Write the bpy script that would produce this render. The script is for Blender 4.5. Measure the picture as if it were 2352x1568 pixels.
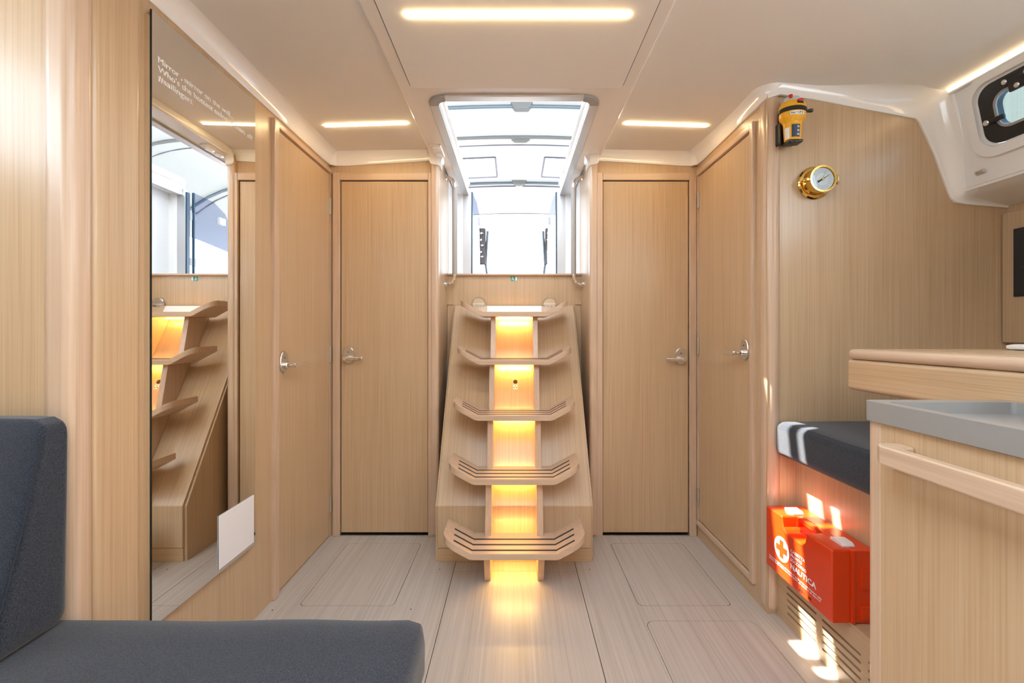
import bpy, bmesh, math, random
from mathutils import Vector, Matrix, noise
random.seed(7)
S = bpy.context.scene
for o in list(bpy.data.objects):
    bpy.data.objects.remove(o)
COL = S.collection
PI = math.pi

# ------------------------------------------------------------------ camera
cam_d = bpy.data.cameras.new('camera')
cam_d.sensor_width = 36.0
cam_d.lens = 36.0 * 1000.0 / 2352.0
cam_d.shift_x = -5.0 / 2352.0
cam_d.shift_y = -19.0 / 2352.0
cam_d.clip_start = 0.02
cam = bpy.data.objects.new('camera', cam_d)
COL.objects.link(cam)
cam.location = (0, 0, 1.03)
cam.rotation_euler = (PI / 2, 0, 0)
S.camera = cam

# ------------------------------------------------------------------ world, sun, exposure
W = bpy.data.worlds.new('sky'); S.world = W
W.use_nodes = True
bgn = W.node_tree.nodes['Background']
bgn.inputs[0].default_value = (0.80, 0.90, 1.0, 1)
bgn.inputs[1].default_value = 7.8
sun_d = bpy.data.lights.new('sun', 'SUN')
sun_d.energy = 36.0
sun_d.angle = math.radians(0.6)
sun_d.color = (1.0, 0.94, 0.84)
sun = bpy.data.objects.new('sun', sun_d); COL.objects.link(sun)
sun.rotation_euler = Vector((-0.60, 0.19, 1.0)).to_track_quat('Z', 'Y').to_euler()
sun.location = (-3, 1, 6)

def portal(name, loc, rot, sx, sy):
    d = bpy.data.lights.new(name, 'AREA'); d.shape = 'RECTANGLE'; d.size = sx; d.size_y = sy
    d.cycles.is_portal = True
    o = bpy.data.objects.new(name, d); COL.objects.link(o); o.location = loc; o.rotation_euler = rot
portal('sky_portal_hatch', (0, 2.23, 2.035), (0, 0, 0), 0.62, 1.2)
portal('sky_portal_door', (0, 2.83, 1.68), (-PI / 2, 0, 0), 0.62, 0.64)
portal('sky_portal_saloon', (0, -0.35, 1.985), (0, 0, 0), 0.72, 2.12)

S.view_settings.view_transform = 'Standard'
S.view_settings.look = 'None'
S.view_settings.gamma = 1.0
S.view_settings.use_curve_mapping = False
S.view_settings.exposure = 0.30
S.cycles.use_denoising = True
S.cycles.max_bounces = 8
S.cycles.diffuse_bounces = 5
S.cycles.glossy_bounces = 5
S.cycles.transparent_max_bounces = 12
S.cycles.sample_clamp_indirect = 8.0
S.cycles.caustics_reflective = False
S.cycles.caustics_refractive = False

# ------------------------------------------------------------------ materials
def mat(name):
    m = bpy.data.materials.new(name); m.use_nodes = True
    return m, m.node_tree.nodes, m.node_tree.links, m.node_tree.nodes['Principled BSDF']

def plain(name, col, rough=0.5, metal=0.0, coat=0.0, spec=0.5, bump=0.0, bscale=400, var=0.0):
    m, N, L, b = mat(name)
    b.inputs['Base Color'].default_value = (*col, 1)
    b.inputs['Roughness'].default_value = rough
    b.inputs['Metallic'].default_value = metal
    b.inputs['Coat Weight'].default_value = coat
    b.inputs['Specular IOR Level'].default_value = spec
    if bump or var:
        tc = N.new('ShaderNodeTexCoord'); nz = N.new('ShaderNodeTexNoise')
        nz.inputs['Scale'].default_value = bscale; nz.inputs['Detail'].default_value = 2
        L.new(tc.outputs['Object'], nz.inputs['Vector'])
        if bump:
            bp = N.new('ShaderNodeBump'); bp.inputs['Strength'].default_value = bump; bp.inputs['Distance'].default_value = 0.001
            L.new(nz.outputs['Fac'], bp.inputs['Height']); L.new(bp.outputs['Normal'], b.inputs['Normal'])
        if var:
            r = N.new('ShaderNodeValToRGB')
            r.color_ramp.elements[0].position = 0.3; r.color_ramp.elements[1].position = 0.7
            r.color_ramp.elements[0].color = (*[c * (1 - var) for c in col], 1)
            r.color_ramp.elements[1].color = (*[min(1, c * (1 + var)) for c in col], 1)
            L.new(nz.outputs['Fac'], r.inputs['Fac']); L.new(r.outputs['Color'], b.inputs['Base Color'])
    return m

def wood(name, light, mid, dark, axis='z', rough=0.34, fine=230.0, coat=0.3, cathedral=0.0, along=2.2):
    """veneer with long fine grain running along one axis; cathedral adds broad figured rings"""
    m, N, L, b = mat(name)
    tc = N.new('ShaderNodeTexCoord')
    mp = N.new('ShaderNodeMapping')
    sc = [fine, fine, fine]
    for ch in axis: sc['xyz'.index(ch)] = along
    mp.inputs['Scale'].default_value = sc
    L.new(tc.outputs['Object'], mp.inputs['Vector'])
    n1 = N.new('ShaderNodeTexNoise'); n1.inputs['Scale'].default_value = 1.0; n1.inputs['Detail'].default_value = 3.5
    n1.inputs['Roughness'].default_value = 0.6; n1.inputs['Distortion'].default_value = 0.3
    L.new(mp.outputs['Vector'], n1.inputs['Vector'])
    mp2 = N.new('ShaderNodeMapping')
    sc2 = [22.0, 22.0, 22.0]
    for ch in axis: sc2['xyz'.index(ch)] = 0.6
    mp2.inputs['Scale'].default_value = sc2
    L.new(tc.outputs['Object'], mp2.inputs['Vector'])
    n2 = N.new('ShaderNodeTexNoise'); n2.inputs['Scale'].default_value = 1.0; n2.inputs['Detail'].default_value = 2.0
    L.new(mp2.outputs['Vector'], n2.inputs['Vector'])
    mx = N.new('ShaderNodeMix'); mx.data_type = 'FLOAT'; mx.inputs[0].default_value = 0.22
    L.new(n1.outputs['Fac'], mx.inputs[2]); L.new(n2.outputs['Fac'], mx.inputs[3])
    src = mx.outputs[0]
    if cathedral:
        mp3 = N.new('ShaderNodeMapping')
        sc3 = [1.0, 1.0, 1.0]
        for ch in axis: sc3['xyz'.index(ch)] = 0.05
        mp3.inputs['Scale'].default_value = sc3
        L.new(tc.outputs['Object'], mp3.inputs['Vector'])
        wv = N.new('ShaderNodeTexNoise'); wv.inputs['Scale'].default_value = 11.0; wv.inputs['Detail'].default_value = 0.5
        L.new(mp3.outputs['Vector'], wv.inputs['Vector'])
        mu = N.new('ShaderNodeMath'); mu.operation = 'MULTIPLY'; mu.inputs[1].default_value = 22.0
        L.new(wv.outputs['Fac'], mu.inputs[0])
        si = N.new('ShaderNodeMath'); si.operation = 'PINGPONG'; si.inputs[1].default_value = 1.0
        L.new(mu.outputs[0], si.inputs[0])
        mx3 = N.new('ShaderNodeMix'); mx3.data_type = 'FLOAT'; mx3.inputs[0].default_value = cathedral
        L.new(src, mx3.inputs[2]); L.new(si.outputs[0], mx3.inputs[3])
        src = mx3.outputs[0]
    r = N.new('ShaderNodeValToRGB')
    e = r.color_ramp.elements
    e[0].position = 0.27; e[0].color = (*dark, 1)
    e[1].position = 0.73; e[1].color = (*light, 1)
    em = e.new(0.5); em.color = (*mid, 1)
    L.new(src, r.inputs['Fac']); L.new(r.outputs['Color'], b.inputs['Base Color'])
    bp = N.new('ShaderNodeBump'); bp.inputs['Strength'].default_value = 0.10; bp.inputs['Distance'].default_value = 0.0006
    L.new(n1.outputs['Fac'], bp.inputs['Height']); L.new(bp.outputs['Normal'], b.inputs['Normal'])
    b.inputs['Roughness'].default_value = rough
    b.inputs['Coat Weight'].default_value = coat
    b.inputs['Coat Roughness'].default_value = 0.22
    return m

OAK = ((0.62, 0.455, 0.290), (0.55, 0.388, 0.234), (0.46, 0.305, 0.172))
ASH = ((0.66, 0.495, 0.365), (0.60, 0.433, 0.303), (0.52, 0.358, 0.238))
FLO = ((0.56, 0.525, 0.495), (0.485, 0.447, 0.415), (0.385, 0.345, 0.315))
M_oak = wood('oak_veneer', *OAK)
M_oak_slope = wood('oak_veneer_sloped', *OAK, axis='yz')
M_oak_y = wood('oak_veneer_lengthwise', *OAK, axis='y')
M_oak_x = wood('oak_veneer_across', *OAK, axis='x')
M_ash = wood('ash_solid', *ASH, cathedral=0.16, rough=0.32, coat=0.3)
M_ash_y = wood('ash_solid_lengthwise', *ASH, axis='y', cathedral=0.16, rough=0.32, coat=0.3)
M_ash_x = wood('ash_solid_across', *ASH, axis='x', cathedral=0.14, rough=0.34, coat=0.25)
M_floor = wood('sole_laminate', *FLO, axis='y', rough=0.36, fine=120, coat=0.15, along=1.6)
M_head = plain('headliner', (0.85, 0.83, 0.80), 0.75, bump=0.12, bscale=900)
M_gel = plain('gelcoat', (0.88, 0.86, 0.84), 0.16, coat=0.4)
M_gelw = plain('gelcoat_white', (0.86, 0.86, 0.86), 0.25, coat=0.3)
M_alu = plain('brushed_aluminium', (0.60, 0.60, 0.61), 0.38, metal=0.85)
M_alud = plain('grey_corner_plastic', (0.36, 0.35, 0.35), 0.5)
M_chrome = plain('polished_steel', (0.82, 0.82, 0.83), 0.08, metal=1.0)
M_satin = plain('satin_steel', (0.70, 0.68, 0.66), 0.28, metal=1.0)
M_leather = plain('stitched_grey_leather', (0.40, 0.385, 0.37), 0.6, bump=0.2)
M_dark = plain('dark_gap', (0.05, 0.03, 0.02), 0.8)
M_black = plain('black_plastic', (0.012, 0.013, 0.015), 0.32)
M_rubber = plain('anti_slip_strip', (0.022, 0.026, 0.035), 0.7)
M_brass = plain('polished_brass', (0.80, 0.54, 0.16), 0.12, metal=1.0)
M_white = plain('white_plastic', (0.82, 0.82, 0.82), 0.4)
M_print = plain('white_print', (0.86, 0.86, 0.88), 0.6)
M_ink = plain('black_ink', (0.015, 0.014, 0.014), 0.7)
M_red = plain('red_plastic', (0.74, 0.046, 0.003), 0.24, coat=0.3)
M_redbtn = plain('red_button', (0.6, 0.01, 0.01), 0.35)
M_yellow = plain('yellow_plastic', (0.86, 0.42, 0.01), 0.35)
M_grey = plain('light_grey_plastic', (0.55, 0.56, 0.58), 0.4)
M_corian = plain('grey_solid_surface', (0.285, 0.28, 0.27), 0.3, coat=0.15)
M_navy = plain('dark_blue_label', (0.03, 0.055, 0.09), 0.4)
M_green = plain('green_sign', (0.0, 0.32, 0.24), 0.5)
M_brown = plain('dark_brown_case', (0.035, 0.022, 0.02), 0.35)
M_seal = plain('dark_blue_seal', (0.02, 0.06, 0.11), 0.4)
M_bow = plain('grey_bow_tube', (0.07, 0.10, 0.13), 0.5)
M_tape = plain('grey_webbing', (0.10, 0.10, 0.13), 0.8)
M_piping = plain('charcoal_seam', (0.022, 0.025, 0.032), 0.9)
M_teak = wood('teak', (0.36, 0.25, 0.15), (0.30, 0.20, 0.11), (0.2, 0.13, 0.07), axis='y')
M_dial = plain('barometer_dial', (0.72, 0.76, 0.80), 0.35)

def m_mirror():
    m, N, L, b = mat('silver_mirror')
    b.inputs['Base Color'].default_value = (0.93, 0.945, 0.93, 1)
    b.inputs['Metallic'].default_value = 1.0; b.inputs['Roughness'].default_value = 0.003
    tc = N.new('ShaderNodeTexCoord'); nz = N.new('ShaderNodeTexNoise'); nz.inputs['Scale'].default_value = 3
    L.new(tc.outputs['Object'], nz.inputs['Vector'])
    mr = N.new('ShaderNodeMapRange'); mr.inputs['To Min'].default_value = 0.0; mr.inputs['To Max'].default_value = 0.006
    L.new(nz.outputs['Fac'], mr.inputs['Value']); L.new(mr.outputs['Result'], b.inputs['Roughness'])
    return m
M_mirror = m_mirror()
M_mirror_edge = plain('dark_green_glass_edge', (0.006, 0.014, 0.011), 0.15)

def fabric(name, a, b_, scale=820.0):
    m, N, L, b = mat(name)
    tc = N.new('ShaderNodeTexCoord')
    n1 = N.new('ShaderNodeTexNoise'); n1.inputs['Scale'].default_value = scale; n1.inputs['Detail'].default_value = 3
    mp = N.new('ShaderNodeMapping'); mp.inputs['Scale'].default_value = (1.0, 0.45, 1.0); mp.inputs['Rotation'].default_value = (0.5, 0.4, 0.7)
    L.new(tc.outputs['Object'], mp.inputs['Vector']); L.new(mp.outputs['Vector'], n1.inputs['Vector'])
    r = N.new('ShaderNodeValToRGB'); e = r.color_ramp.elements
    e[0].position = 0.36; e[0].color = (*a, 1); e[1].position = 0.66; e[1].color = (*b_, 1)
    L.new(n1.outputs['Fac'], r.inputs['Fac']); L.new(r.outputs['Color'], b.inputs['Base Color'])
    bp = N.new('ShaderNodeBump'); bp.inputs['Strength'].default_value = 0.5; bp.inputs['Distance'].default_value = 0.0015
    L.new(n1.outputs['Fac'], bp.inputs['Height']); L.new(bp.outputs['Normal'], b.inputs['Normal'])
    b.inputs['Roughness'].default_value = 0.95; b.inputs['Specular IOR Level'].default_value = 0.15
    b.inputs['Sheen Weight'].default_value = 0.25
    return m
M_fab = fabric('charcoal_upholstery', (0.010, 0.013, 0.020), (0.045, 0.053, 0.071))

def emit(name, col, st):
    m, N, L, b = mat(name)
    b.inputs['Base Color'].default_value = (0.8, 0.8, 0.8, 1)
    b.inputs['Emission Color'].default_value = (*col, 1)
    b.inputs['Emission Strength'].default_value = st
    return m
M_led = emit('warm_ceiling_led', (1.0, 0.70, 0.36), 44.0)
M_led_stair = emit('amber_step_led', (1.0, 0.60, 0.16), 80.0)
M_led_cove = emit('warm_cove_led', (1.0, 0.74, 0.44), 5.0)

def clear(name, tint, gloss=0.08):
    m, N, L, b = mat(name)
    N.remove(b)
    t = N.new('ShaderNodeBsdfTransparent'); t.inputs[0].default_value = (*tint, 1)
    g = N.new('ShaderNodeBsdfGlossy'); g.inputs[0].default_value = (0.9, 0.95, 1, 1); g.inputs['Roughness'].default_value = 0.02
    fr = N.new('ShaderNodeFresnel'); fr.inputs[0].default_value = 1.45
    x = N.new('ShaderNodeMixShader')
    ge = N.new('ShaderNodeNewGeometry'); inv = N.new('ShaderNodeMath'); inv.operation = 'SUBTRACT'; inv.inputs[0].default_value = 1.0
    mu = N.new('ShaderNodeMath'); mu.operation = 'MULTIPLY'      # no reflection on the inner faces of a thin sheet
    L.new(ge.outputs['Backfacing'], inv.inputs[1]); L.new(inv.outputs[0], mu.inputs[0]); L.new(fr.outputs[0], mu.inputs[1])
    L.new(mu.outputs[0], x.inputs[0]); L.new(t.outputs[0], x.inputs[1]); L.new(g.outputs[0], x.inputs[2])
    L.new(x.outputs[0], N['Material Output'].inputs['Surface'])
    return m
M_glass = clear('clear_glass', (0.95, 0.97, 0.98))
M_port_glass = clear('sky_dimming_glass', (0.37, 0.46, 0.52))  # tint put into the pane dims the white sky to pale blue
M_smoke = clear('smoked_acrylic', (0.70, 0.73, 0.84))
M_vinyl = clear('clear_vinyl', (0.9, 0.93, 0.95))

def canvas():
    m, N, L, b = mat('white_canopy_canvas')
    N.remove(b)
    d = N.new('ShaderNodeBsdfDiffuse'); d.inputs[0].default_value = (0.20, 0.208, 0.212, 1)
    t = N.new('ShaderNodeBsdfTranslucent'); t.inputs[0].default_value = (0.105, 0.110, 0.113, 1)
    tc = N.new('ShaderNodeTexCoord'); nz = N.new('ShaderNodeTexNoise'); nz.inputs['Scale'].default_value = 60
    mp = N.new('ShaderNodeMapping'); mp.inputs['Scale'].default_value = (0.3, 1, 1)
    L.new(tc.outputs['Object'], mp.inputs[0]); L.new(mp.outputs[0], nz.inputs['Vector'])
    bp = N.new('ShaderNodeBump'); bp.inputs['Strength'].default_value = 0.3; bp.inputs['Distance'].default_value = 0.004
    L.new(nz.outputs['Fac'], bp.inputs['Height']); L.new(bp.outputs[0], d.inputs['Normal'])
    x = N.new('ShaderNodeMixShader'); x.inputs[0].default_value = 0.30
    L.new(d.outputs[0], x.inputs[1]); L.new(t.outputs[0], x.inputs[2])
    L.new(x.outputs[0], N['Material Output'].inputs['Surface'])
    return m
M_canvas = canvas()

# ------------------------------------------------------------------ mesh helpers
def NB(): return bmesh.new()

def box(bm, x0, x1, y0, y1, z0, z1, r=0.0, seg=2):
    m = Matrix.Translation(((x0 + x1) / 2, (y0 + y1) / 2, (z0 + z1) / 2)) @ Matrix.Diagonal((x1 - x0, y1 - y0, z1 - z0, 1))
    g = bmesh.ops.create_cube(bm, size=1.0, matrix=m)
    if r > 0:
        es = list({e for v in g['verts'] for e in v.link_edges})
        bmesh.ops.bevel(bm, geom=es, offset=r, segments=seg, profile=0.5, affect='EDGES', clamp_overlap=True)
    return bm

def bx(x0, x1, y0, y1, z0, z1, r=0.0, seg=2): return box(NB(), x0, x1, y0, y1, z0, z1, r, seg)

def prism(poly, axis, a0, a1, bm=None):
    """extrude a 2D polygon: axis x -> (y,z), y -> (x,z), z -> (x,y)"""
    bm = bm or NB()
    def P(p, c):
        return {'x': (c, p[0], p[1]), 'y': (p[0], c, p[1]), 'z': (p[0], p[1], c)}[axis]
    A = [bm.verts.new(P(p, a0)) for p in poly]; B = [bm.verts.new(P(p, a1)) for p in poly]
    n = len(poly)
    bm.faces.new(A); bm.faces.new(B[::-1])
    for i in range(n):
        bm.faces.new((A[i], A[(i + 1) % n], B[(i + 1) % n], B[i]))
    bmesh.ops.recalc_face_normals(bm, faces=bm.faces)
    return bm

def bevel_sharp(bm, off, seg=2, ang=0.5):
    es = [e for e in bm.edges if len(e.link_faces) == 2 and e.calc_face_angle(0) > ang]
    bmesh.ops.bevel(bm, geom=es, offset=off, segments=seg, profile=0.5, affect='EDGES', clamp_overlap=True)
    return bm

def tube(pts, r, bm=None, n=12, cap=True):
    bm = bm or NB()
    pts = [Vector(p) for p in pts]
    rings = []; up = None
    for i, p in enumerate(pts):
        d = (pts[min(i + 1, len(pts) - 1)] - pts[max(i - 1, 0)]).normalized()
        if up is None:
            up = Vector((0, 0, 1)) if abs(d.z) < 0.9 else Vector((1, 0, 0))
        u = (up - d * up.dot(d)).normalized(); v = d.cross(u); up = u
        rr = r[i] if isinstance(r, (list, tuple)) else r
        rings.append([bm.verts.new(p + (u * math.cos(2 * PI * k / n) + v * math.sin(2 * PI * k / n)) * rr) for k in range(n)])
    for a, b in zip(rings, rings[1:]):
        for k in range(n):
            bm.faces.new((a[k], a[(k + 1) % n], b[(k + 1) % n], b[k]))
    if cap:
        bm.faces.new(rings[0][::-1]); bm.faces.new(rings[-1])
    bmesh.ops.recalc_face_normals(bm, faces=bm.faces)
    return bm

def lathe(prof, center, axis='z', n=32, bm=None, sa=1.0, sb=1.0):
    """prof: (radius, height along axis). sa, sb squash the two radial directions"""
    bm = bm or NB(); cx, cy, cz = center
    rings = []
    for r, h in prof:
        ring = []
        for k in range(n):
            a = math.cos(2 * PI * k / n) * r * sa; b = math.sin(2 * PI * k / n) * r * sb
            p = {'z': (a, b, h), 'y': (a, h, b), 'x': (h, a, b)}[axis]
            ring.append(bm.verts.new((cx + p[0], cy + p[1], cz + p[2])))
        rings.append(ring)
    for A, B in zip(rings, rings[1:]):
        for k in range(n):
            bm.faces.new((A[k], A[(k + 1) % n], B[(k + 1) % n], B[k]))
    bm.faces.new(rings[0][::-1]); bm.faces.new(rings[-1])
    bmesh.ops.recalc_face_normals(bm, faces=bm.faces)
    return bm

def rrect(a0, a1, b0, b1, r, seg=5):
    out = []
    for cx, cy, s in ((a1 - r, b1 - r, 0), (a0 + r, b1 - r, 1), (a0 + r, b0 + r, 2), (a1 - r, b0 + r, 3)):
        for k in range(seg + 1):
            t = (s + k / seg) * PI / 2
            out.append((cx + r * math.cos(t), cy + r * math.sin(t)))
    return out

def place(bm, f):
    for v in bm.verts: v.co = Vector(f(*v.co))
    bmesh.ops.recalc_face_normals(bm, faces=bm.faces)
    return bm

def _to_mesh(cu):
    o = bpy.data.objects.new('tmp', cu); COL.objects.link(o)
    dg = bpy.context.evaluated_depsgraph_get(); dg.update()
    me = bpy.data.meshes.new_from_object(o.evaluated_get(dg))
    bpy.data.objects.remove(o)
    bm = NB(); bm.from_mesh(me); bpy.data.meshes.remove(me); bpy.data.curves.remove(cu)
    return bm

def plate(outline, holes, c0, c1, f=None):
    """flat sheet with holes in local (a,b), thickness c0..c1; f maps (a,b,c) to world"""
    cu = bpy.data.curves.new('tmp', 'CURVE'); cu.dimensions = '2D'; cu.fill_mode = 'BOTH'
    cu.extrude = abs(c1 - c0) / 2
    for poly in [outline] + list(holes):
        sp = cu.splines.new('POLY'); sp.points.add(len(poly) - 1)
        for p, q in zip(sp.points, poly): p.co = (q[0], q[1], 0, 1)
        sp.use_cyclic_u = True
    bm = _to_mesh(cu)
    bmesh.ops.remove_doubles(bm, verts=bm.verts, dist=1e-5)
    for v in bm.verts: v.co.z += (c0 + c1) / 2
    if f: place(bm, f)
    else: bmesh.ops.recalc_face_normals(bm, faces=bm.faces)
    return bm

def text(s, f, size=0.01, width=None, ext=0.0002, bold=0.0):
    cu = bpy.data.curves.new('tmp', 'FONT'); cu.body = s; cu.size = 1.0; cu.extrude = 0.001; cu.offset = bold
    cu.resolution_u = 3
    bm = _to_mesh(cu)
    if not bm.verts: return bm
    xs = [v.co.x for v in bm.verts]; x0 = min(xs); w = max(xs) - x0
    kx = width / w if width else size
    for v in bm.verts:
        v.co = Vector(f((v.co.x - x0) * kx, v.co.y * size, v.co.z / 0.001 * ext))
    bmesh.ops.recalc_face_normals(bm, faces=bm.faces)
    return bm

FX = lambda a, b, c: (c, a, b)
FY = lambda a, b, c: (a, c, b)

def finish(bm, angle=0.45):
    bm.normal_update()
    for fc in bm.faces: fc.smooth = True
    for e in bm.edges:
        e.smooth = not (len(e.link_faces) != 2 or e.calc_face_angle(0) > angle)

def rootloc(o):
    v = Vector((0, 0, 0))
    while o is not None:
        v += o.location; o = o.parent
    return v

def obj(name, bm, m, parent=None, label=None, cat=None, kind=None, group=None, flat=False):
    if not flat: finish(bm)
    if parent is None:
        lo = Vector([min(v.co[i] for v in bm.verts) for i in range(3)]); hi = Vector([max(v.co[i] for v in bm.verts) for i in range(3)])
        L = Vector(((lo.x + hi.x) / 2, (lo.y + hi.y) / 2, lo.z))
    else:
        L = rootloc(parent)
    bmesh.ops.translate(bm, verts=bm.verts, vec=-L)
    me = bpy.data.meshes.new(name); bm.to_mesh(me); bm.free()
    me.materials.append(m)
    o = bpy.data.objects.new(name, me); COL.objects.link(o)
    if not flat:
        wn = o.modifiers.new('weighted_normals', 'WEIGHTED_NORMAL'); wn.keep_sharp = True; wn.weight = 60
    if parent is None: o.location = L
    else: o.parent = parent
    if label: o['label'] = label
    if cat: o['category'] = cat
    if kind: o['kind'] = kind
    if group: o['group'] = group
    return o

def thing(name, loc, label, cat, group=None, kind=None):
    o = bpy.data.objects.new(name, None); COL.objects.link(o); o.location = loc; o.empty_display_size = 0.05
    o['label'] = label; o['category'] = cat
    if group: o['group'] = group
    if kind: o['kind'] = kind
    return o

def cushion(x0, x1, y0, y1, z0, z1, r, n=18, puff=0.006, seed=0.0, taper=None):
    """soft rounded block with slight waves"""
    bm = NB()
    bmesh.ops.create_cube(bm, size=2.0)
    bmesh.ops.subdivide_edges(bm, edges=bm.edges[:], cuts=n, use_grid_fill=True)
    lo = Vector((x0, y0, z0)); hi = Vector((x1, y1, z1))
    for v in bm.verts:
        q = Vector([math.copysign(min(1, abs(c)) ** 0.75, c) for c in v.co])
        p = Vector([lo[i] + (hi[i] - lo[i]) * (q[i] + 1) / 2 for i in range(3)])
        inn = Vector([min(max(p[i], lo[i] + r), hi[i] - r) for i in range(3)])
        d = p - inn
        if d.length > 1e-6:
            nn = d.normalized(); p = inn + nn * r
            p += nn * puff * noise.noise(Vector((p.x * 5 + seed, p.y * 5, p.z * 5)))
        if taper: p = taper(p)
        v.co = p
    bmesh.ops.recalc_face_normals(bm, faces=bm.faces)
    return bm

# ================================================================== STRUCTURE
YB = 2.22            # back wall
XL, XR = -0.935, 0.93
ceil_z = lambda x: 1.96 - 0.025 * x * x
HX, HY0, HY1 = 0.292, 1.668, 2.80      # companionway hatch opening
MZ = 1.925           # underside of the middle ceiling moulding

# ---- floor: dark base, laminate boards and lift-out hatches laid on it
floor = obj('floor', bx(-2.0, 2.1, -1.75, 2.9, -0.06, -0.006), M_dark, kind='structure')
floor['label'] = 'grey oak cabin sole with lift-out panels'
def board(name, outline, holes=()):
    return obj(name, plate(outline, holes, -0.0062, 0.0, lambda a, b, c: (a, b, c)), M_floor, floor)
g = 0.002
hl = rrect(-0.815, -0.455, 1.645, 2.135, 0.02)
hr = rrect(0.47, 0.825, 1.645, 2.135, 0.02)
hr2 = rrect(0.468, 0.86, 0.95, 1.56, 0.03)
def shrink(a0, a1, b0, b1, r): return rrect(a0 + g, a1 - g, b0 + g, b1 - g, r)
rect = lambda a0, a1, b0, b1: [(a0, b0), (a1, b0), (a1, b1), (a0, b1)]
board('floor_panel', rect(-0.262, 0.270, -1.7, 1.885))
board('floor_panel', rect(-1.9, -0.2645, -1.7, 2.6), [hl])
board('floor_panel', rect(0.2725, 2.0, -1.7, 2.6), [hr, hr2])
board('floor_panel', rect(-0.262, 0.270, 1.887, 2.6))
board('floor_hatch', shrink(-0.815, -0.455, 1.645, 2.135, 0.02))
board('floor_hatch', shrink(0.47, 0.825, 1.645, 2.135, 0.02))
board('floor_hatch', shrink(0.468, 0.86, 0.95, 1.56, 0.03))
for sx, sy in ((-0.325, 1.90), (0.33, 1.90), (-0.385, 1.625), (-0.90, 1.62)):
    obj('screw', lathe([(0.0025, -0.001), (0.0028, 0.0004)], (sx, sy, 0), n=8), M_ink, floor)

# ---- walls
DL = (-0.885, -0.437)     # back-left door, x range
DR = (0.450, 0.890)
DZ = 1.807
outl = [(-1.0, -0.03), (DL[0], -0.03), (DL[0], DZ), (DL[1], DZ), (DL[1], -0.03), (-0.385, -0.03), (-0.385, 1.975), (-1.0, 1.975)]
wb = obj('wall_back', prism(outl, 'y', YB, YB + 0.035), M_oak, kind='structure')
wb['label'] = 'pale oak aft wall around the two cabin doors'
outr = [(1.0, -0.03), (DR[1], -0.03), (DR[1], DZ), (DR[0], DZ), (DR[0], -0.03), (0.385, -0.03), (0.385, 1.975), (1.0, 1.975)]
obj('wall_panel', prism(outr, 'y', YB, YB + 0.035), M_oak, wb)
for s in (-1, 1):
    # recess side walls beside the stairs with a rounded leading post
    obj('recess_panel', bx(min(s * 0.385, s * 0.42), max(s * 0.385, s * 0.42), YB + 0.02, 2.55, -0.03, 1.975), M_oak, wb)
    xa, xb = sorted((s * 0.383, s * 0.428))
    obj('corner_post', bx(xa, xb, YB - 0.018, YB + 0.05, 0, 1.955, 0.016, 4), M_ash, wb)

LD = (1.712, 2.196)       # side door ranges along y
RD = (1.703, 2.190)
wl = obj('wall_left', plate(rect(1.04, 2.27, -0.03, 1.975), [rect(LD[0], LD[1], 0.006, 1.835)], XL - 0.035, XL, FX), M_oak, kind='structure')
wl['label'] = 'pale oak side wall carrying the mirror'
obj('pillar', bx(-1.0, -0.920, 0.953, 1.078, -0.02, 1.965, 0.016, 4), M_oak, wl)
obj('corner_post', bx(-0.978, -0.914, 0.896, 0.9545, -0.02, 1.965, 0.022, 5), M_ash, wl)
wr = obj('wall_right', plate(rect(1.60, 2.27, -0.03, 1.975), [rect(RD[0], RD[1], 0.088, 1.818)], XR, XR + 0.035, FX), M_oak, kind='structure')
wr['label'] = 'pale oak side wall around the raised locker door'
obj('corner_post', bx(XR - 0.004, 0.985, 1.592, 1.66, 0, 1.915, 0.038, 8), M_ash, wr)

obj('wall_bulkhead_left', bx(-1.8, -0.955, 0.905, 0.945, -0.03, 1.965), M_oak, kind='structure')['label'] = 'pale oak bulkhead behind the sofa backrest'
obj('wall_bulkhead_right', bx(0.96, 2.1, 1.602, 1.64, -0.03, 1.97), M_oak, kind='structure')['label'] = 'pale oak bulkhead carrying barometer and beacon'
obj('wall_hull_right', bx(1.81, 1.85, -1.75, 1.61, -0.03, 1.56), M_oak, kind='structure')['label'] = 'hull side panel behind the chart table'
obj('wall_hull_left', bx(-1.85, -1.81, -1.75, 0.95, -0.03, 1.56), M_oak, kind='structure')['label'] = 'hull side panel behind the sofa'
obj('wall_front', bx(-1.9, 1.9, -1.79, -1.75, -0.03, 1.99), M_oak, kind='structure')['label'] = 'forward saloon bulkhead'

# ---- ceiling
ce = NB()
def strip(x0, x1, y0, y1, n=8):
    xs = [x0 + (x1 - x0) * i / n for i in range(n + 1)]
    top = [[ce.verts.new((x, y, ceil_z(x) + dz)) for x in xs] for y in (y0, y1) for dz in (0, 0.03)]
    a, at, b, bt = top
    for i in range(n):
        ce.faces.new((a[i], a[i + 1], b[i + 1], b[i])); ce.faces.new((at[i], bt[i], bt[i + 1], at[i + 1]))
        ce.faces.new((a[i], at[i], at[i + 1], a[i + 1])); ce.faces.new((b[i], b[i + 1], bt[i + 1], bt[i]))
    ce.faces.new((a[0], b[0], bt[0], at[0])); ce.faces.new((a[n], at[n], bt[n], b[n]))
strip(-1.60, -0.36, -1.76, 0.93, 16)
strip(-0.96, -0.36, 0.93, 2.25)
strip(0.36, 0.97, -1.76, 2.25)
strip(0.97, 1.60, -1.76, 1.62)
bmesh.ops.recalc_face_normals(ce, faces=ce.faces)
ceiling = obj('ceiling', ce, M_head, kind='structure')
ceiling['label'] = 'cream padded headliner ceiling panels'
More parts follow.
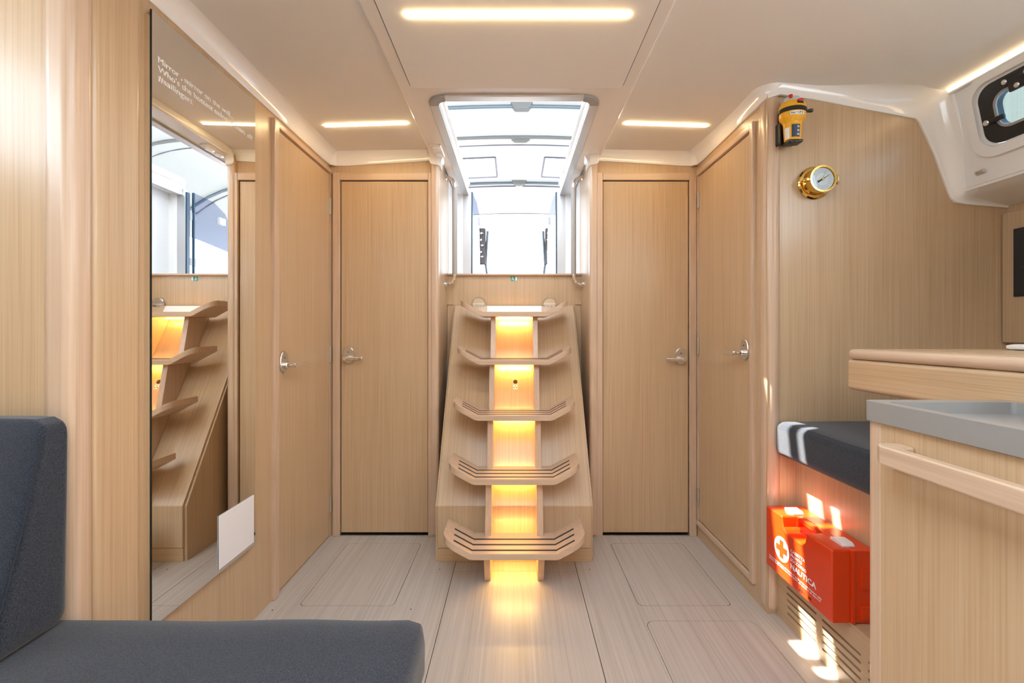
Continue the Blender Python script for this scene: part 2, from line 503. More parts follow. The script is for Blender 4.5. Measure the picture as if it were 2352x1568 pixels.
# the middle moulding around hatch and centre panel
def hatch_u(hx, y0, y1, r):          # U-shaped cut-out, open towards the cockpit, walked from right to left
    pts = [(hx, y1)]
    pts += [(hx - r + r * math.cos(t), y0 + r - r * math.sin(t)) for t in [k / 6 * PI / 2 for k in range(7)]]
    pts += [(-hx + r - r * math.sin(t), y0 + r - r * math.cos(t)) for t in [k / 6 * PI / 2 for k in range(7)]]
    return pts + [(-hx, y1)]
mo = [(-0.4225, -1.74), (0.440, -1.74), (0.440, 2.215), (0.381, 2.215), (0.381, 2.85)] + hatch_u(HX + 0.02, HY0 - 0.02, 2.85, 0.05) + [(-0.381, 2.85), (-0.381, 2.215), (-0.4225, 2.215)]
mould = plate(mo, [rect(-0.35, 0.35, -1.4, 0.70)], MZ, 1.99, lambda a, b, c: (a, b, c))
bevel_sharp(mould, 0.012, 3)
obj('moulding', mould, M_gel, ceiling)
obj('centre_panel', bevel_sharp(plate(rrect(-0.3726, 0.390, 1.0, 1.578, 0.012), [], MZ - 0.007, MZ + 0.002, lambda a, b, c: (a, b, c)), 0.002, 1), M_head, ceiling)
obj('panel_gap', plate(rrect(-0.377, 0.3945, 0.996, 1.582, 0.012), [rrect(-0.3731, 0.3905, 1.0, 1.5785, 0.012)], MZ - 0.0008, MZ + 0.001, lambda a, b, c: (a, b, c)), M_tape, ceiling)
# hatch coaming walls rising through the deck
co = prism(hatch_u(HX + 0.045, HY0 - 0.03, 2.83, 0.05) + hatch_u(HX + 0.004, HY0 - 0.002, 2.83, 0.04)[::-1], 'z', MZ + 0.012, 2.03)
obj('hatch_coaming', co, M_gelw, ceiling)
for s in (-1, 1):
    xa, xb = sorted((s * (HX - 0.008), s * (HX + 0.004)))
    obj('slide_rail', bx(xa, xb, HY0 + 0.02, HY1, 1.985, 1.995), M_gelw, ceiling)

# ---- coves (white moulded corner between wall and ceiling)
def cove(path, prof):
    bm = NB(); rows = []
    for P, Nn, T in path:
        P, Nn, T = Vector(P), Vector(Nn), Vector(T)
        rows.append([bm.verts.new(P + Nn * a + T * b) for a, b in prof])
    for A, B in zip(rows, rows[1:]):
        for k in range(len(prof) - 1):
            bm.faces.new((A[k], A[k + 1], B[k + 1], B[k]))
    bmesh.ops.recalc_face_normals(bm, faces=bm.faces)
    return bm
def cprof(w, h, lip=0.006):
    p = [(-0.004, 0.0), (lip, 0.0), (lip + 0.002, 0.004)]
    for k in range(9):
        t = k / 8 * PI / 2
        p.append((lip + 0.002 + (w - lip - 0.002) * (1 - math.cos(t)) , 0.006 + (h - 0.006) * math.sin(t)))
    p += [(w + 0.004, h + 0.004), (w + 0.006, h + 0.02)]
    return p
def flip_smooth(bm): return bm
zl = 1.878
lp = [((XL, y, zl), (1, 0, 0), (0, 0, 1)) for y in (0.93, 1.4, 1.9, 2.12)]
lp += [((XL + 0.004, 2.19, zl), (0.95, -0.35, 0), (0, 0, 1)), ((XL + 0.03, YB - 0.002, zl + 0.002), (0.35, -0.95, 0), (0, 0, 1))]
lp += [((x, YB, zl + 0.03 * (x + 0.9) / 0.5), (0, -1, 0), (0, 0, 1)) for x in (-0.85, -0.7, -0.55, -0.41)]
obj('trim_1', cove(lp, cprof(0.060, 0.064)), M_gel, kind='structure')['label'] = 'white cove along the left wall and over the left cabin door'
rp = [((x, YB, zl + 0.03 * (0.9 - x) / 0.5), (0, -1, 0), (0, 0, 1)) for x in (0.41, 0.55, 0.7, 0.85)]
rp += [((XR - 0.03, YB - 0.002, zl + 0.002), (-0.35, -0.95, 0), (0, 0, 1)), ((XR - 0.004, 2.19, zl), (-0.95, -0.35, 0), (0, 0, 1))]
rp += [((XR, y, zl + 0.004 * k_), (-1, 0, 0), (0, 0, 1)) for k_, y in enumerate((2.12, 1.95, 1.78))]
cx, cy, cr = XR + 0.041, 1.637, 0.046
for k in range(0, 9):
    t = PI + k / 8 * PI / 2
    rp.append(((cx + cr * math.cos(t), cy + cr * math.sin(t), zl + 0.008 + 0.0017 * k), (math.cos(t), math.sin(t), 0), (0, 0, 1)))
rp += [((x, 1.602, zl + 0.0216 - 0.0836 * ((x - 1.03) / 0.45)), (0, -1, 0), (0, 0, max(1.0, (ceil_z(x) - (zl + 0.0216 - 0.0836 * ((x - 1.03) / 0.45))) / 0.064))) for x in (1.10, 1.2, 1.3, 1.4, 1.45)]
rp += [((1.474, 1.602, 1.817), (0, -1, 0), (0.6, 0, 1.40)), ((1.480, 1.602, 1.812), (0, -1, 0), (1.09, 0, 1.45)), ((1.487, 1.602, 1.803), (0, -1, 0), (1.02, 0, 1.0))]
rp += [((1.54, 1.602, 1.690), (0, -1, 0), (0.90, 0, 0)), ((1.594, 1.602, 1.545), (0, -1, 0), (0.58, 0, 0.1)), ((1.603, 1.602, 1.525), (0, -1, 0), (0.50, 0, 0.3)), ((1.618, 1.602, 1.510), (0, -1, 0), (0.35, 0, 0.45)),
       ((1.66, 1.602, 1.502), (0, -1, 0), (0.05, 0, 0.40)), ((1.82, 1.602, 1.488), (0, -1, 0), (0.0, 0, 0.3))]
obj('trim_2', cove(rp, cprof(0.060, 0.064)), M_gel, kind='structure')['label'] = 'white cove over the right cabin door curving on to the chart table bulkhead'
for s in (-1, 1):
    ds = -s
    cp = [((s * 0.428, YB - 0.02, 1.895), (0, -1, 0), (0, 0, 1)), ((s * 0.420, YB - 0.02, 1.884), (0, -1, 0), (0, 0, 1)), ((s * 0.40, YB - 0.02, 1.880), (0, -1, 0), (0, 0, 1)),
          ((s * 0.386, YB - 0.018, 1.879), (ds * 0.2, -1, 0), (0, 0, 1)), ((s * 0.380, YB - 0.004, 1.879), (ds * 0.8, -0.6, 0), (0, 0, 1)), ((s * 0.380, YB + 0.06, 1.879), (ds * 0.5, 0, 0), (0, 0, 1)), ((s * 0.380, YB + 0.10, 1.90), (ds * 0.1, 0, 0), (0, 0, 0.5))]
    obj('trim_3' if s < 0 else 'trim_4', cove(cp, cprof(0.045, 0.05)), M_gel, kind='structure')['label'] = 'white corner moulding at the %s foot of the hatch surround' % ('left' if s < 0 else 'right')

# ---- coachroof sides
def side_section(s):
    A = Vector((1.55, 1.912)); B = Vector((1.628, 1.545))
    d = (B - A); L = d.length; d.normalize(); nrm = Vector((d.y, -d.x))   # points inboard (towards -x)
    if nrm.x > 0: nrm = -nrm
    def F(a, b, c):      # a along y, b down from A, c inboard
        q = A + d * b + nrm * c
        return (s * q.x, a, q.y)
    return F, L
FR, LR = side_section(1)
FL, LL = side_section(-1)
port_hole = rrect(1.01, 1.475, 0.062, 0.262, 0.05)
saloon_r = rrect(-1.5, 0.84, 0.03, 0.34, 0.05)
ws = obj('wall_coachroof_right', plate(rect(-1.76, 1.61, -0.012, LR + 0.004), [port_hole, saloon_r], -0.05, 0.0, FR), M_gelw, kind='structure')
ws['label'] = 'white moulded coachroof side around the opening portlight'
rim = bevel_sharp(plate(rrect(0.965, 1.512, 0.03, 0.297, 0.07, 8), [rrect(1.0, 1.482, 0.055, 0.268, 0.052, 8)], -0.004, 0.014, FR), 0.006, 2)
obj('portlight_surround', rim, M_gelw, ws)
wsl = obj('wall_coachroof_left', plate(rect(-1.76, 0.95, -0.012, LL + 0.004), [rrect(-1.5, 0.80, 0.03, 0.34, 0.05)], -0.05, 0.0, FL), M_gelw, kind='structure')
wsl['label'] = 'white moulded coachroof side with long saloon window enlarged for daylight'
for s, nm, y1 in ((1, 'ceiling_sidedeck_right', 1.606), (-1, 'ceiling_sidedeck_left', 0.94)):
    poly = [(s * 1.624, 1.552), (s * 1.665, 1.522), (s * 1.80, 1.497), (s * 1.90, 1.49), (s * 1.90, 1.56), (s * 1.68, 1.58)]
    obj(nm, prism(poly, 'y', -1.76, y1), M_gelw, kind='structure')['label'] = 'white underside of the side deck'

# unseen saloon glazing behind the camera, oversized to brighten the cabin
sg = obj('window_2', bx(-0.352, 0.352, -1.402, 0.702, 1.955, 1.960), M_glass, kind='structure'); sg['label'] = 'clear unseen deck hatch over the saloon, oversized for daylight'
sg = obj('window_3', plate(rrect(-1.502, 0.842, 0.028, 0.342, 0.05), [], -0.03, -0.025, FR), M_glass, kind='structure'); sg['label'] = 'long unseen saloon window on the right coachroof side, enlarged for daylight'
sg = obj('window_4', plate(rrect(-1.502, 0.802, 0.028, 0.342, 0.05), [], -0.03, -0.025, FL), M_glass, kind='structure'); sg['label'] = 'long unseen saloon window on the left coachroof side, enlarged for daylight'
# portlight
pw = thing('window_1', FR(1.24, 0.262, 0), 'opening portlight with black frame in the white coachroof side', 'window', kind='structure')
fr1 = bevel_sharp(plate(rrect(1.012, 1.473, 0.064, 0.260, 0.048, 8), [rrect(1.062, 1.424, 0.108, 0.216, 0.035, 8)], -0.02, 0.004, FR), 0.004, 2)
obj('frame', fr1, M_black, pw)
obj('inner_frame', bevel_sharp(plate(rrect(1.056, 1.430, 0.102, 0.222, 0.04, 8), [rrect(1.064, 1.422, 0.110, 0.214, 0.033, 8)], 0.002, 0.008, FR), 0.002, 1), M_alud, pw)
obj('pane', plate(rrect(1.06, 1.426, 0.106, 0.218, 0.036, 8), [], -0.012, -0.006, FR), M_port_glass, pw)
def fr_box(a0, a1, b0, b1, c0, c1, r=0.003): return place(bx(a0, a1, b0, b1, c0, c1, r), FR)
for ya in (1.452, 1.06):
    lt = obj('latch', place(bx(min(ya, ya - 0.055), ya, 0.176, 0.192, 0.008, 0.02, 0.005), FR), M_black, pw)
    obj('screw', place(lathe([(0.009, 0), (0.009, 0.003), (0.006, 0.005)], (ya - 0.006, 0.184, 0.02), n=14), FR), M_satin, lt)
hb = obj('hinge_bracket', fr_box(1.31, 1.385, 0.078, 0.098, 0.004, 0.016), M_black, pw)
obj('hinge_arm', fr_box(1.325, 1.372, 0.096, 0.124, 0.006, 0.018), M_black, pw)
for ya, yb in ((1.378, 0.086), (1.318, 0.086), (1.348, 0.112), (1.30, 0.112)):
    obj('screw', place(lathe([(0.008, 0), (0.008, 0.003), (0.005, 0.005)], (ya, yb, 0.016), n=12), FR), M_satin, hb)
ct = thing('locker_catch', FR(1.51, 0.345, 0), 'small chrome push catch under the portlight', 'catch')
obj('barrel', place(tube([(1.517, 0.330, 0.006), (1.492, 0.330, 0.008)], 0.006, n=12), FR), M_satin, ct)
obj('button', place(lathe([(0.007, 0), (0.007, 0.006), (0.004, 0.009)], (1.517, 0.330, 0.002), n=12), FR), M_chrome, ct)
# mast and rigging of a neighbouring boat beyond the portlight
mast = thing('sailboat_mast', (4.55, 3.75, 0.0), 'white mast of a neighbouring boat beyond the portlight', 'mast')
obj('spar', tube([(4.55, 3.75, 0.0), (4.55, 3.75, 6.0)], 0.06), M_white, mast)
obj('boom', tube([(4.50, 3.80, 2.3), (4.35, 4.15, 3.4)], 0.025), M_white, mast)
obj('stay', tube([(4.55, 3.75, 5.9), (4.2, 4.3, 1.9)], 0.008, n=6), M_grey, mast)
# cove light along the coachroof side
cl = thing('cove_light_strip', (1.54, 0.6, 1.88), 'warm light strip glowing along the top of the coachroof side', 'light strip')
obj('diffuser', place(bx(-0.6, 1.56, 0.000, 0.022, 0.001, 0.006), FR), M_led_cove, cl)
obj('fascia', place(bx(-0.62, 1.548, 0.026, 0.034, 0.0, 0.016, 0.003), FR), M_gelw, cl)

# ================================================================== DOORS
def mb(a, b, c): return (a, YB - c, b)
def ml(a, b, c): return (XL + c, a, b)
def mr(a, b, c): return (XR - c, a, b)
def fbox(f, a0, a1, b0, b1, c0, c1, r=0.0, seg=2): return place(bx(a0, a1, b0, b1, c0, c1, r, seg), f)

def handle(f, parent, a, b, dirn):
    h = obj('door_handle', place(lathe([(0.030, 0.0), (0.030, 0.003), (0.028, 0.006)], (0, 0, 0), n=28, sb=1.42), lambda p, q, r: f(a + p, b + q, r + 0.001)), M_satin, parent, label='chrome oval rose with lever')
    obj('lever_neck', place(lathe([(0.0125, 0), (0.0125, 0.012), (0.010, 0.016), (0.0095, 0.05)], (0, 0, 0), n=18), lambda p, q, r: f(a + p, b - 0.014 + q, r + 0.005)), M_chrome, h)
    obj('lever', place(bx(-0.012, 0.088, -0.009, 0.009, 0.040, 0.054, 0.005, 3), lambda p, q, r: f(a + dirn * p, b - 0.014 + q, r)), M_chrome, h)
    obj('keyhole', place(lathe([(0.003, 0), (0.003, 0.001)], (0, 0, 0), n=10), lambda p, q, r: f(a + p, b + 0.016 + q, r + 0.0068)), M_ink, h)

def hinge(f, parent, a, zc):
    h = obj('hinge', place(bx(a - 0.006, a + 0.006, zc - 0.042, zc + 0.042, 0.002, 0.012, 0.003), f), M_satin, parent)
    return h

def door(name, f, a0, a1, z0, z1, label, hside, hz, thick=0.03, c=0.001, hinges=()):
    lo = f((a0 + a1) / 2, z0, 0)
    d = thing(name, lo, label, 'door', kind='structure')
    gp = 0.003
    obj('leaf', fbox(f, a0 + gp, a1 - gp, z0 + gp, z1 - gp, c - thick, c, 0.0015, 1), M_oak, d)
    obj('door_backing', fbox(f, a0 - 0.02, a1 + 0.02, z0 - 0.02, z1 + 0.02, -0.06, -0.0352), M_dark, d)  # unseen dark sheet added to stop sky showing through the door gap
    ah, dr = (a0 + 0.042, 1) if hside < 0 else (a1 - 0.042, -1)
    handle(lambda p, q, r: f(p, q, r + c), d, ah, hz, dr)
    for (ha, z) in hinges: hinge(f, d, ha, z)
    return d

d1 = door('door_1', mb, DL[0], DL[1], 0.012, DZ, 'pale oak cabin door left of the stairs', -1, 0.918)
d2 = door('door_2', mb, DR[0], DR[1], 0.012, DZ, 'pale oak cabin door right of the stairs', 1, 0.912)
for d, (a0, a1), s in ((d1, DL, -1), (d2, DR, 1)):
    inn, out = (a1, a0) if s < 0 else (a0, a1)
    for e, w in ((inn, 0.041), (out, 0.036)):
        x0, x1 = (e - w, e) if e == a0 else (e, e + w)
        obj('frame_stile', bx(x0, x1, YB - 0.014, YB + 0.01, 0.0, DZ + 0.038, 0.004), M_ash, d)
    obj('frame_head', bx(a0, a1, YB - 0.0135, YB + 0.01, DZ, DZ + 0.037, 0.003), M_ash_x, d)
    obj('threshold', bx(a0, a1, YB - 0.012, YB + 0.05, 0.0, 0.006), M_satin, d)
d3 = door('door_3', ml, LD[0], LD[1], 0.008, 1.833, 'pale oak side door right of the tall mirror', -1, 0.915, c=0.004, hinges=((2.196, 1.67), (2.196, 0.925), (2.196, 0.17)))
obj('frame_stile', fbox(ml, LD[0] - 0.036, LD[0] - 0.001, 0.0, 1.862, -0.005, 0.014, 0.004), M_ash, d3)
obj('frame_head', fbox(ml, LD[0] - 0.001, LD[1] + 0.02, 1.838, 1.860, -0.005, 0.010, 0.003), M_ash_y, d3)
obj('hinge_stile', fbox(ml, LD[1] + 0.001, LD[1] + 0.014, 0.0, 1.838, -0.005, 0.006, 0.002), M_ash, d3)
d4 = door('door_4', mr, RD[0], RD[1], 0.090, 1.818, 'pale oak raised locker door beside the chart table', -1, 0.965, c=0.003, hinges=((2.184, 1.70), (2.184, 0.965), (2.184, 0.21)))
obj('frame_stile', fbox(mr, RD[0] - 0.028, RD[0] - 0.001, 0.062, 1.848, -0.005, 0.014, 0.005), M_ash, d4)
obj('frame_sill', fbox(mr, RD[0] - 0.001, RD[1] + 0.006, 0.063, 0.089, -0.005, 0.012, 0.005), M_ash_y, d4)
obj('frame_head', fbox(mr, RD[0] - 0.001, RD[1] + 0.006, 1.820, 1.846, -0.005, 0.012, 0.004), M_ash_y, d4)
obj('hinge_stile', fbox(mr, RD[1] + 0.001, RD[1] + 0.013, 0.063, 1.846, -0.005, 0.006, 0.002), M_ash, d4)

# ================================================================== COMPANIONWAY
sill = obj('wall_companionway_sill', bx(-0.384, 0.384, 2.505, 2.545, -0.02, 1.362), M_oak, kind='structure')
sill['label'] = 'oak sill panel below the companionway opening'
obj('ledge', bx(-0.385, 0.385, 2.490, 2.56, 1.360, 1.372, 0.003), M_ash_x, sill)
for s in (-1, 1):
    xa, xb = sorted((s * 0.350, s * 0.386))
    obj('edge_strip', bx(xa, xb, 2.4985, 2.506, 1.195, 1.359), M_oak, sill)
for s in (-1, 1):
    xa, xb = sorted((s * 0.383, s * 0.42))
    wc = obj('wall_companionway_left' if s < 0 else 'wall_companionway_right', bx(xa, xb, 2.545, 2.86, 0.9, 1.99), M_gelw, kind='structure')
    wc['label'] = 'white moulded %s side of the companionway' % ('left' if s < 0 else 'right')
    xa, xb = sorted((s * 0.328, s * 0.40))
    obj('moulded_jamb', bx(xa, xb, 2.80, 2.86, 0.9, 1.99, 0.004), M_gelw, wc)
obj('wall_cockpit', bx(-0.41, 0.41, 2.545, 2.86, 1.2, 1.34), M_gelw, kind='structure')['label'] = 'white bridge deck behind the sill'

hf = thing('companionway_hatch_frame', (0, 2.2, MZ - 0.012), 'aluminium frame around the bright companionway hatch above the stairs', 'hatch frame')
FW = 0.038
zA, zB = MZ - 0.009, MZ + 0.004
obj('front_rail', bx(-HX + 0.03, HX - 0.03, HY0 - FW, HY0, zA, zB + 0.012, 0.003), M_alu, hf)
obj('front_lip', bx(-HX + 0.03, HX - 0.03, HY0 - FW - 0.004, HY0 - FW + 0.003, zA + 0.003, zB), M_satin, hf)
for s in (-1, 1):
    # rounded corner piece
    r0, r1 = 0.03, 0.03 + FW
    ccx, ccy = s * (HX - 0.03), HY0 + 0.03
    arc = [(ccx + s * r1 * math.sin(t), ccy - r1 * math.cos(t)) for t in [k / 8 * PI / 2 for k in range(9)]]
    arc += [(ccx + s * r0 * math.sin(t), ccy - r0 * math.cos(t)) for t in [k / 8 * PI / 2 for k in range(8, -1, -1)]]
    obj('corner_piece', bevel_sharp(prism(arc, 'z', zA - 0.001, zB + 0.012), 0.002, 1), M_alud, hf)
    xa, xb = sorted((s * HX, s * (HX + FW)))
    obj('side_rail', bx(xa, xb, HY0 + 0.03, HY1, zA, zB + 0.012, 0.003), M_alu, hf)
    xa, xb = sorted((s * (HX - 0.016), s * (HX + FW)))
    obj('jamb', bx(xa, xb, HY1, HY1 + 0.02, 1.34, zB + 0.03, 0.003), M_alu, hf)
    xa, xb = sorted((s * (HX - 0.024), s * (HX - 0.016)))
    obj('seal', bx(xa, xb, HY1 + 0.004, HY1 + 0.03, 1.36, zB + 0.01), M_seal, hf)

# moulded double vent / switch on the surround
sw = thing('ceiling_switch_plate', (-0.372, 2.135, MZ - 0.012), 'small white double switch plate on the hatch surround, left of the frame', 'switch')
obj('plate', bx(-0.40, -0.348, 2.06, 2.20, MZ - 0.008, MZ + 0.002, 0.006, 3), M_gel, sw)
for yy in (2.095, 2.163):
    obj('rocker', lathe([(0.026, 0.0), (0.024, -0.006), (0.014, -0.008)], (-0.374, yy, MZ - 0.0075), n=24, sa=0.8), M_gel, sw)

# handrails
for s in (-1, 1):
    nm = 'left' if s < 0 else 'right'
    hr_ = thing('companionway_handrail', (s * 0.384, 2.43, 1.29), 'leather-wrapped steel handrail %s of the companionway opening' % nm, 'handrail', group='companionway handrails')
    xr, xw, yh = s * 0.333, s * 0.385, 2.44
    def arcp(z0, sg):
        out = []
        for k in range(7):
            t = k / 6 * PI / 2
            out.append((xw + (xr - xw) * math.sin(t), yh, z0 + sg * 0.052 * (1 - math.cos(t))))
        return out
    lowp = arcp(1.302, 1); upp = arcp(1.905, -1)
    obj('steel_tube', tube(lowp + upp[::-1], 0.0105), M_chrome, hr_)
    obj('leather_grip', tube([(xr, yh, 1.362), (xr, yh, 1.845)], 0.0145, n=16), M_leather, hr_)
    for z in (1.302, 1.905):
        obj('mount', place(lathe([(0.018, 0), (0.018, 0.004), (0.012, 0.007)], (0, 0, 0), n=18), lambda p, q, r, z=z: (xw - s * (r + 0.001), yh + p, z + q)), M_chrome, hr_)

ex = thing('exit_sign', (0, 2.504, 1.325), 'small green emergency exit sticker on the sill panel', 'sign')
fe = lambda a, b, c: (a, 2.5048 - c, b)
obj('backing', fbox(fe, -0.020, 0.018, 1.330, 1.356, 0, 0.0006), M_green, ex)
obj('door_symbol', fbox(fe, 0.006, 0.017, 1.332, 1.354, 0.0006, 0.001), M_print, ex)
run = NB()
for pts, w in ((((-0.010, 1.349), (-0.006, 1.341)), 0.004), (((-0.006, 1.341), (-0.001, 1.336), (-0.004, 1.332)), 0.003), (((-0.006, 1.341), (-0.011, 1.337), (-0.016, 1.336)), 0.003), (((-0.010, 1.348), (-0.002, 1.345)), 0.0025), (((-0.010, 1.348), (-0.016, 1.343)), 0.0025)):
    for p, q in zip(pts, pts[1:]):
        d = Vector((q[0] - p[0], q[1] - p[1])); n_ = Vector((-d.y, d.x)).normalized() * w / 2
        prism([(p[0] + n_.x, p[1] + n_.y), (q[0] + n_.x, q[1] + n_.y), (q[0] - n_.x, q[1] - n_.y), (p[0] - n_.x, p[1] - n_.y)], 'y', 2.5038, 2.5042, run)
lathe([(0.0024, 0), (0.0024, -0.0004)], (-0.0095, 2.5042, 1.3525), axis='y', n=10, bm=run)
obj('running_figure', run, M_print, ex)

# ================================================================== STAIRS
st = thing('companionway_stairs', (0, 1.96, 0), 'oak companionway stairs with five winged treads lit from beneath', 'stairs')
c0, c1 = (1.96, 0.252), (2.495, 1.188)          # cover slope, lower and upper end (y, z)
cov_y = lambda z: c0[0] + (z - c0[1]) * (c1[0] - c0[0]) / (c1[1] - c0[1])
sd = Vector((c1[0] - c0[0], c1[1] - c0[1])).normalized(); sn = Vector((sd.y, -sd.x))   # outward normal of the slope is -sn in y
th = 0.028
poly = [(c0[0], 0.062), c0, c1, (c1[0] + 0.008, c1[1]), (c0[0] + 0.034, c0[1] - 0.004), (c0[0] + 0.034, 0.062)]
cvb = prism(poly, 'x', -0.346, 0.346)
for v in cvb.verts:                              # narrows a little towards the top
    v.co.x *= 1.0 - 0.02 * max(0, (v.co.z - 0.25))
obj('cover_panel', bevel_sharp(cvb, 0.003, 2), M_oak_slope, st)
obj('plinth', bx(-0.345, 0.348, 1.964, 2.0, 0.0, 0.060, 0.002), M_oak_x, st)
for s in (-1, 1):
    xa, xb = sorted((s * 0.336, s * 0.356))
    sp = [(1.975, 0.0), (1.972, 0.247), (2.485, 1.15), (2.50, 1.15), (2.50, 0.0)]
    sb = prism(sp, 'x', xa, xb)
    for v in sb.verts: v.co.x -= s * 0.012 * max(0, v.co.z - 0.25)
    obj('side_panel', sb, M_oak, st)
YF = [2.245, 2.105, 1.965, 1.825, 1.685]
ZT = [1.141, 0.902, 0.659, 0.418, 0.176]
HWID, BEND, TANW = 0.281, 0.166, math.tan(math.radians(28.5))
DEP = 0.182
def wing(x): return max(0.0, abs(x) - BEND) * TANW
xs_t = [-0.281, -0.279, -0.274, -0.266, -0.256, -0.243, -0.228, -0.2, -0.18, -0.166, -0.1, 0.0]
xs_t = xs_t + [-x for x in xs_t[-2::-1]]
def yfront(x, yf):
    r = 0.052; a = abs(x) - (HWID - r)
    return yf if a <= 0 else yf + r - math.sqrt(max(0.0, r * r - a * a))
def tread_mesh(yf, zt, t=0.025):
    bm = NB(); rows = []
    for x in xs_t:
        z = zt + wing(x); y0 = yfront(x, yf); y1 = yf + DEP
        dz = t / math.cos(math.radians(28.5)) if abs(x) > BEND else t
        rows.append([bm.verts.new(p) for p in ((x, y0, z), (x, y1, z), (x, y1, z - dz), (x, y0, z - dz))])
    for A, B in zip(rows, rows[1:]):
        for k in range(4): bm.faces.new((A[k], A[(k + 1) % 4], B[(k + 1) % 4], B[k]))
    bm.faces.new(rows[0][::-1]); bm.faces.new(rows[-1])
    bmesh.ops.recalc_face_normals(bm, faces=bm.faces)
    es = [e for e in bm.edges if len(e.link_faces) == 2 and e.calc_face_angle(0) > 1.2]
    bmesh.ops.bevel(bm, geom=es, offset=0.003, segments=2, profile=0.5, affect='EDGES', clamp_overlap=True)
    return bm
def stripe_mesh(yc, zt, hw):
    bm = NB(); rows = []
    xs = [-hw, -BEND, BEND, hw]
    for x in xs:
        z = zt + wing(x)
        rows.append([bm.verts.new(p) for p in ((x, yc - 0.005, z + 0.001), (x, yc + 0.005, z + 0.001), (x, yc + 0.005, z - 0.001), (x, yc - 0.005, z - 0.001))])
    for A, B in zip(rows, rows[1:]):
        for k in range(4): bm.faces.new((A[k], A[(k + 1) % 4], B[(k + 1) % 4], B[k]))
    bm.faces.new(rows[0][::-1]); bm.faces.new(rows[-1])
    bmesh.ops.recalc_face_normals(bm, faces=bm.faces)
    return bm
for i, (yf, zt) in enumerate(zip(YF, ZT)):
    t = obj('tread', tread_mesh(yf, zt), M_ash_x, st)
    for k, off in enumerate((0.028, 0.074, 0.120)):
        obj('anti_slip_strip', stripe_mesh(yf + off, zt, 0.238 + 0.004 * k), M_rubber, t)
    zl_ = zt - 0.026
    obj('light_strip', bx(-0.088, 0.088, yf + DEP - 0.016, yf + DEP - 0.004, zl_ - 0.005, zl_), M_led_stair, t)
for s in (-1, 1):
    xa, xb = sorted((s * 0.097, s * 0.1235))
    # stepped stringer: front edge rakes back below every tread
    front = []
    for i in range(5):
        yf, zt = YF[i], ZT[i] - 0.024
        front.append((yf + 0.055, zt))
        if i < 4: front.append((YF[i + 1] + 0.150, ZT[i + 1] + 0.0)); front.append((YF[i + 1] + 0.150, ZT[i + 1] - 0.024))
    front.append((1.812, 0.0))
    back = [(1.959, 0.0), (1.959, 0.25), (cov_y(ZT[0] - 0.024) - 0.001, ZT[0] - 0.024)]
    obj('stringer', bevel_sharp(prism(front + back, 'x', xa, xb), 0.0015, 1), M_ash, st)
# white patch at the top of the cover, and two lift-out latches
ctop = lambda z, off: (cov_y(z) - sn.x * off)
def slope(a, b, c):      # a = x, b = distance up the slope from its lower end, c = out of the surface
    return (a, c0[0] + sd.x * b - sd.y * c, c0[1] + sd.y * b + sd.x * c)
SL = math.hypot(c1[0] - c0[0], c1[1] - c0[1])
obj('white_patch', place(bx(-0.155, 0.155, SL - 0.058, SL - 0.004, 0.0, 0.003, 0.001), slope), M_white, st, label='white patch at the top of the stair cover')
for s in (-1, 1):
    lb = obj('stair_latch', place(lathe([(0.037, 0), (0.037, 0.004), (0.034, 0.007)], (0, 0, 0), n=32), lambda p, q, r: (s * 0.203 + p, 2.498 - r - 0.0, 1.198 + q * 0.95)), M_chrome, st, label='round chrome latch')
    obj('latch_bar', bx(s * 0.203 - 0.036, s * 0.203 + 0.036, 2.484, 2.492, 1.192, 1.198, 0.001), M_satin, lb)
    for q in (-0.012, 0.012):
        obj('screw', lathe([(0.003, 0), (0.003, -0.002)], (s * 0.203 + q, 2.491, 1.182), axis='y', n=10), M_alud, lb)
hz = SL * (0.778 - c0[1]) / (c1[1] - c0[1])
obj('finger_hole', place(lathe([(0.0115, -0.004), (0.0115, 0.0006), (0.0095, 0.0010)], (0.006, hz, 0), n=20), slope), M_brown, st)
tg = obj('sticker', place(bx(-0.005, 0.017, hz - 0.042, hz - 0.016, 0.0002, 0.0008), slope), M_white, st)
for a_, b_ in ((0.006, 0.006), (0.0, -0.004), (0.012, -0.004)):
    obj('symbol_dot', place(lathe([(0.0028, 0), (0.0028, 0.0004)], (a_, hz - 0.029 + b_, 0.0008), n=8), slope), M_ink, tg)

# ================================================================== MIRROR
mi = thing('wall_mirror', (-0.93, 1.326, 0.28), 'tall frameless mirror on the left wall with white lettering', 'mirror')
MY0, MY1, MZ0, MZ1 = 1.105, 1.547, 0.281, 1.853
obj('backing_panel', bx(XL, XL + 0.010, MY0 - 0.004, MY1 - 0.004, MZ0 + 0.004, MZ1 - 0.016), M_oak, mi)
obj('glass_body', bx(XL + 0.010, XL + 0.0148, MY0, MY1, MZ0, MZ1), M_mirror_edge, mi)
XM = XL + 0.0152
obj('silvered_face', bx(XL + 0.0149, XM, MY0 + 0.0006, MY1 - 0.0006, MZ0 + 0.0006, MZ1 - 0.0006), M_mirror, mi, flat=True)
def mt(y0, z0): return lambda a, b, c: (XM + 0.0003 + c, y0 + a, z0 + b)
for s_, y0, z0, w in (('Mirror , mirror on the wall...', 1.124, 1.7300, 0.302), ("Who's the hottest sailor of them all?", 1.124, 1.7065, 0.405), ('#sailingart', 1.124, 1.6830, 0.121)):
    tb = text(s_, mt(y0, z0), size=0.0225, width=w - 0.0008)
    dup_ = bmesh.ops.duplicate(tb, geom=tb.verts[:] + tb.edges[:] + tb.faces[:])
    for v in [q for q in dup_['geom'] if isinstance(q, bmesh.types.BMVert)]: v.co.y += 0.0008; v.co.x += 0.00003
    obj('lettering', tb, M_print, mi, label='white adhesive lettering', flat=True)
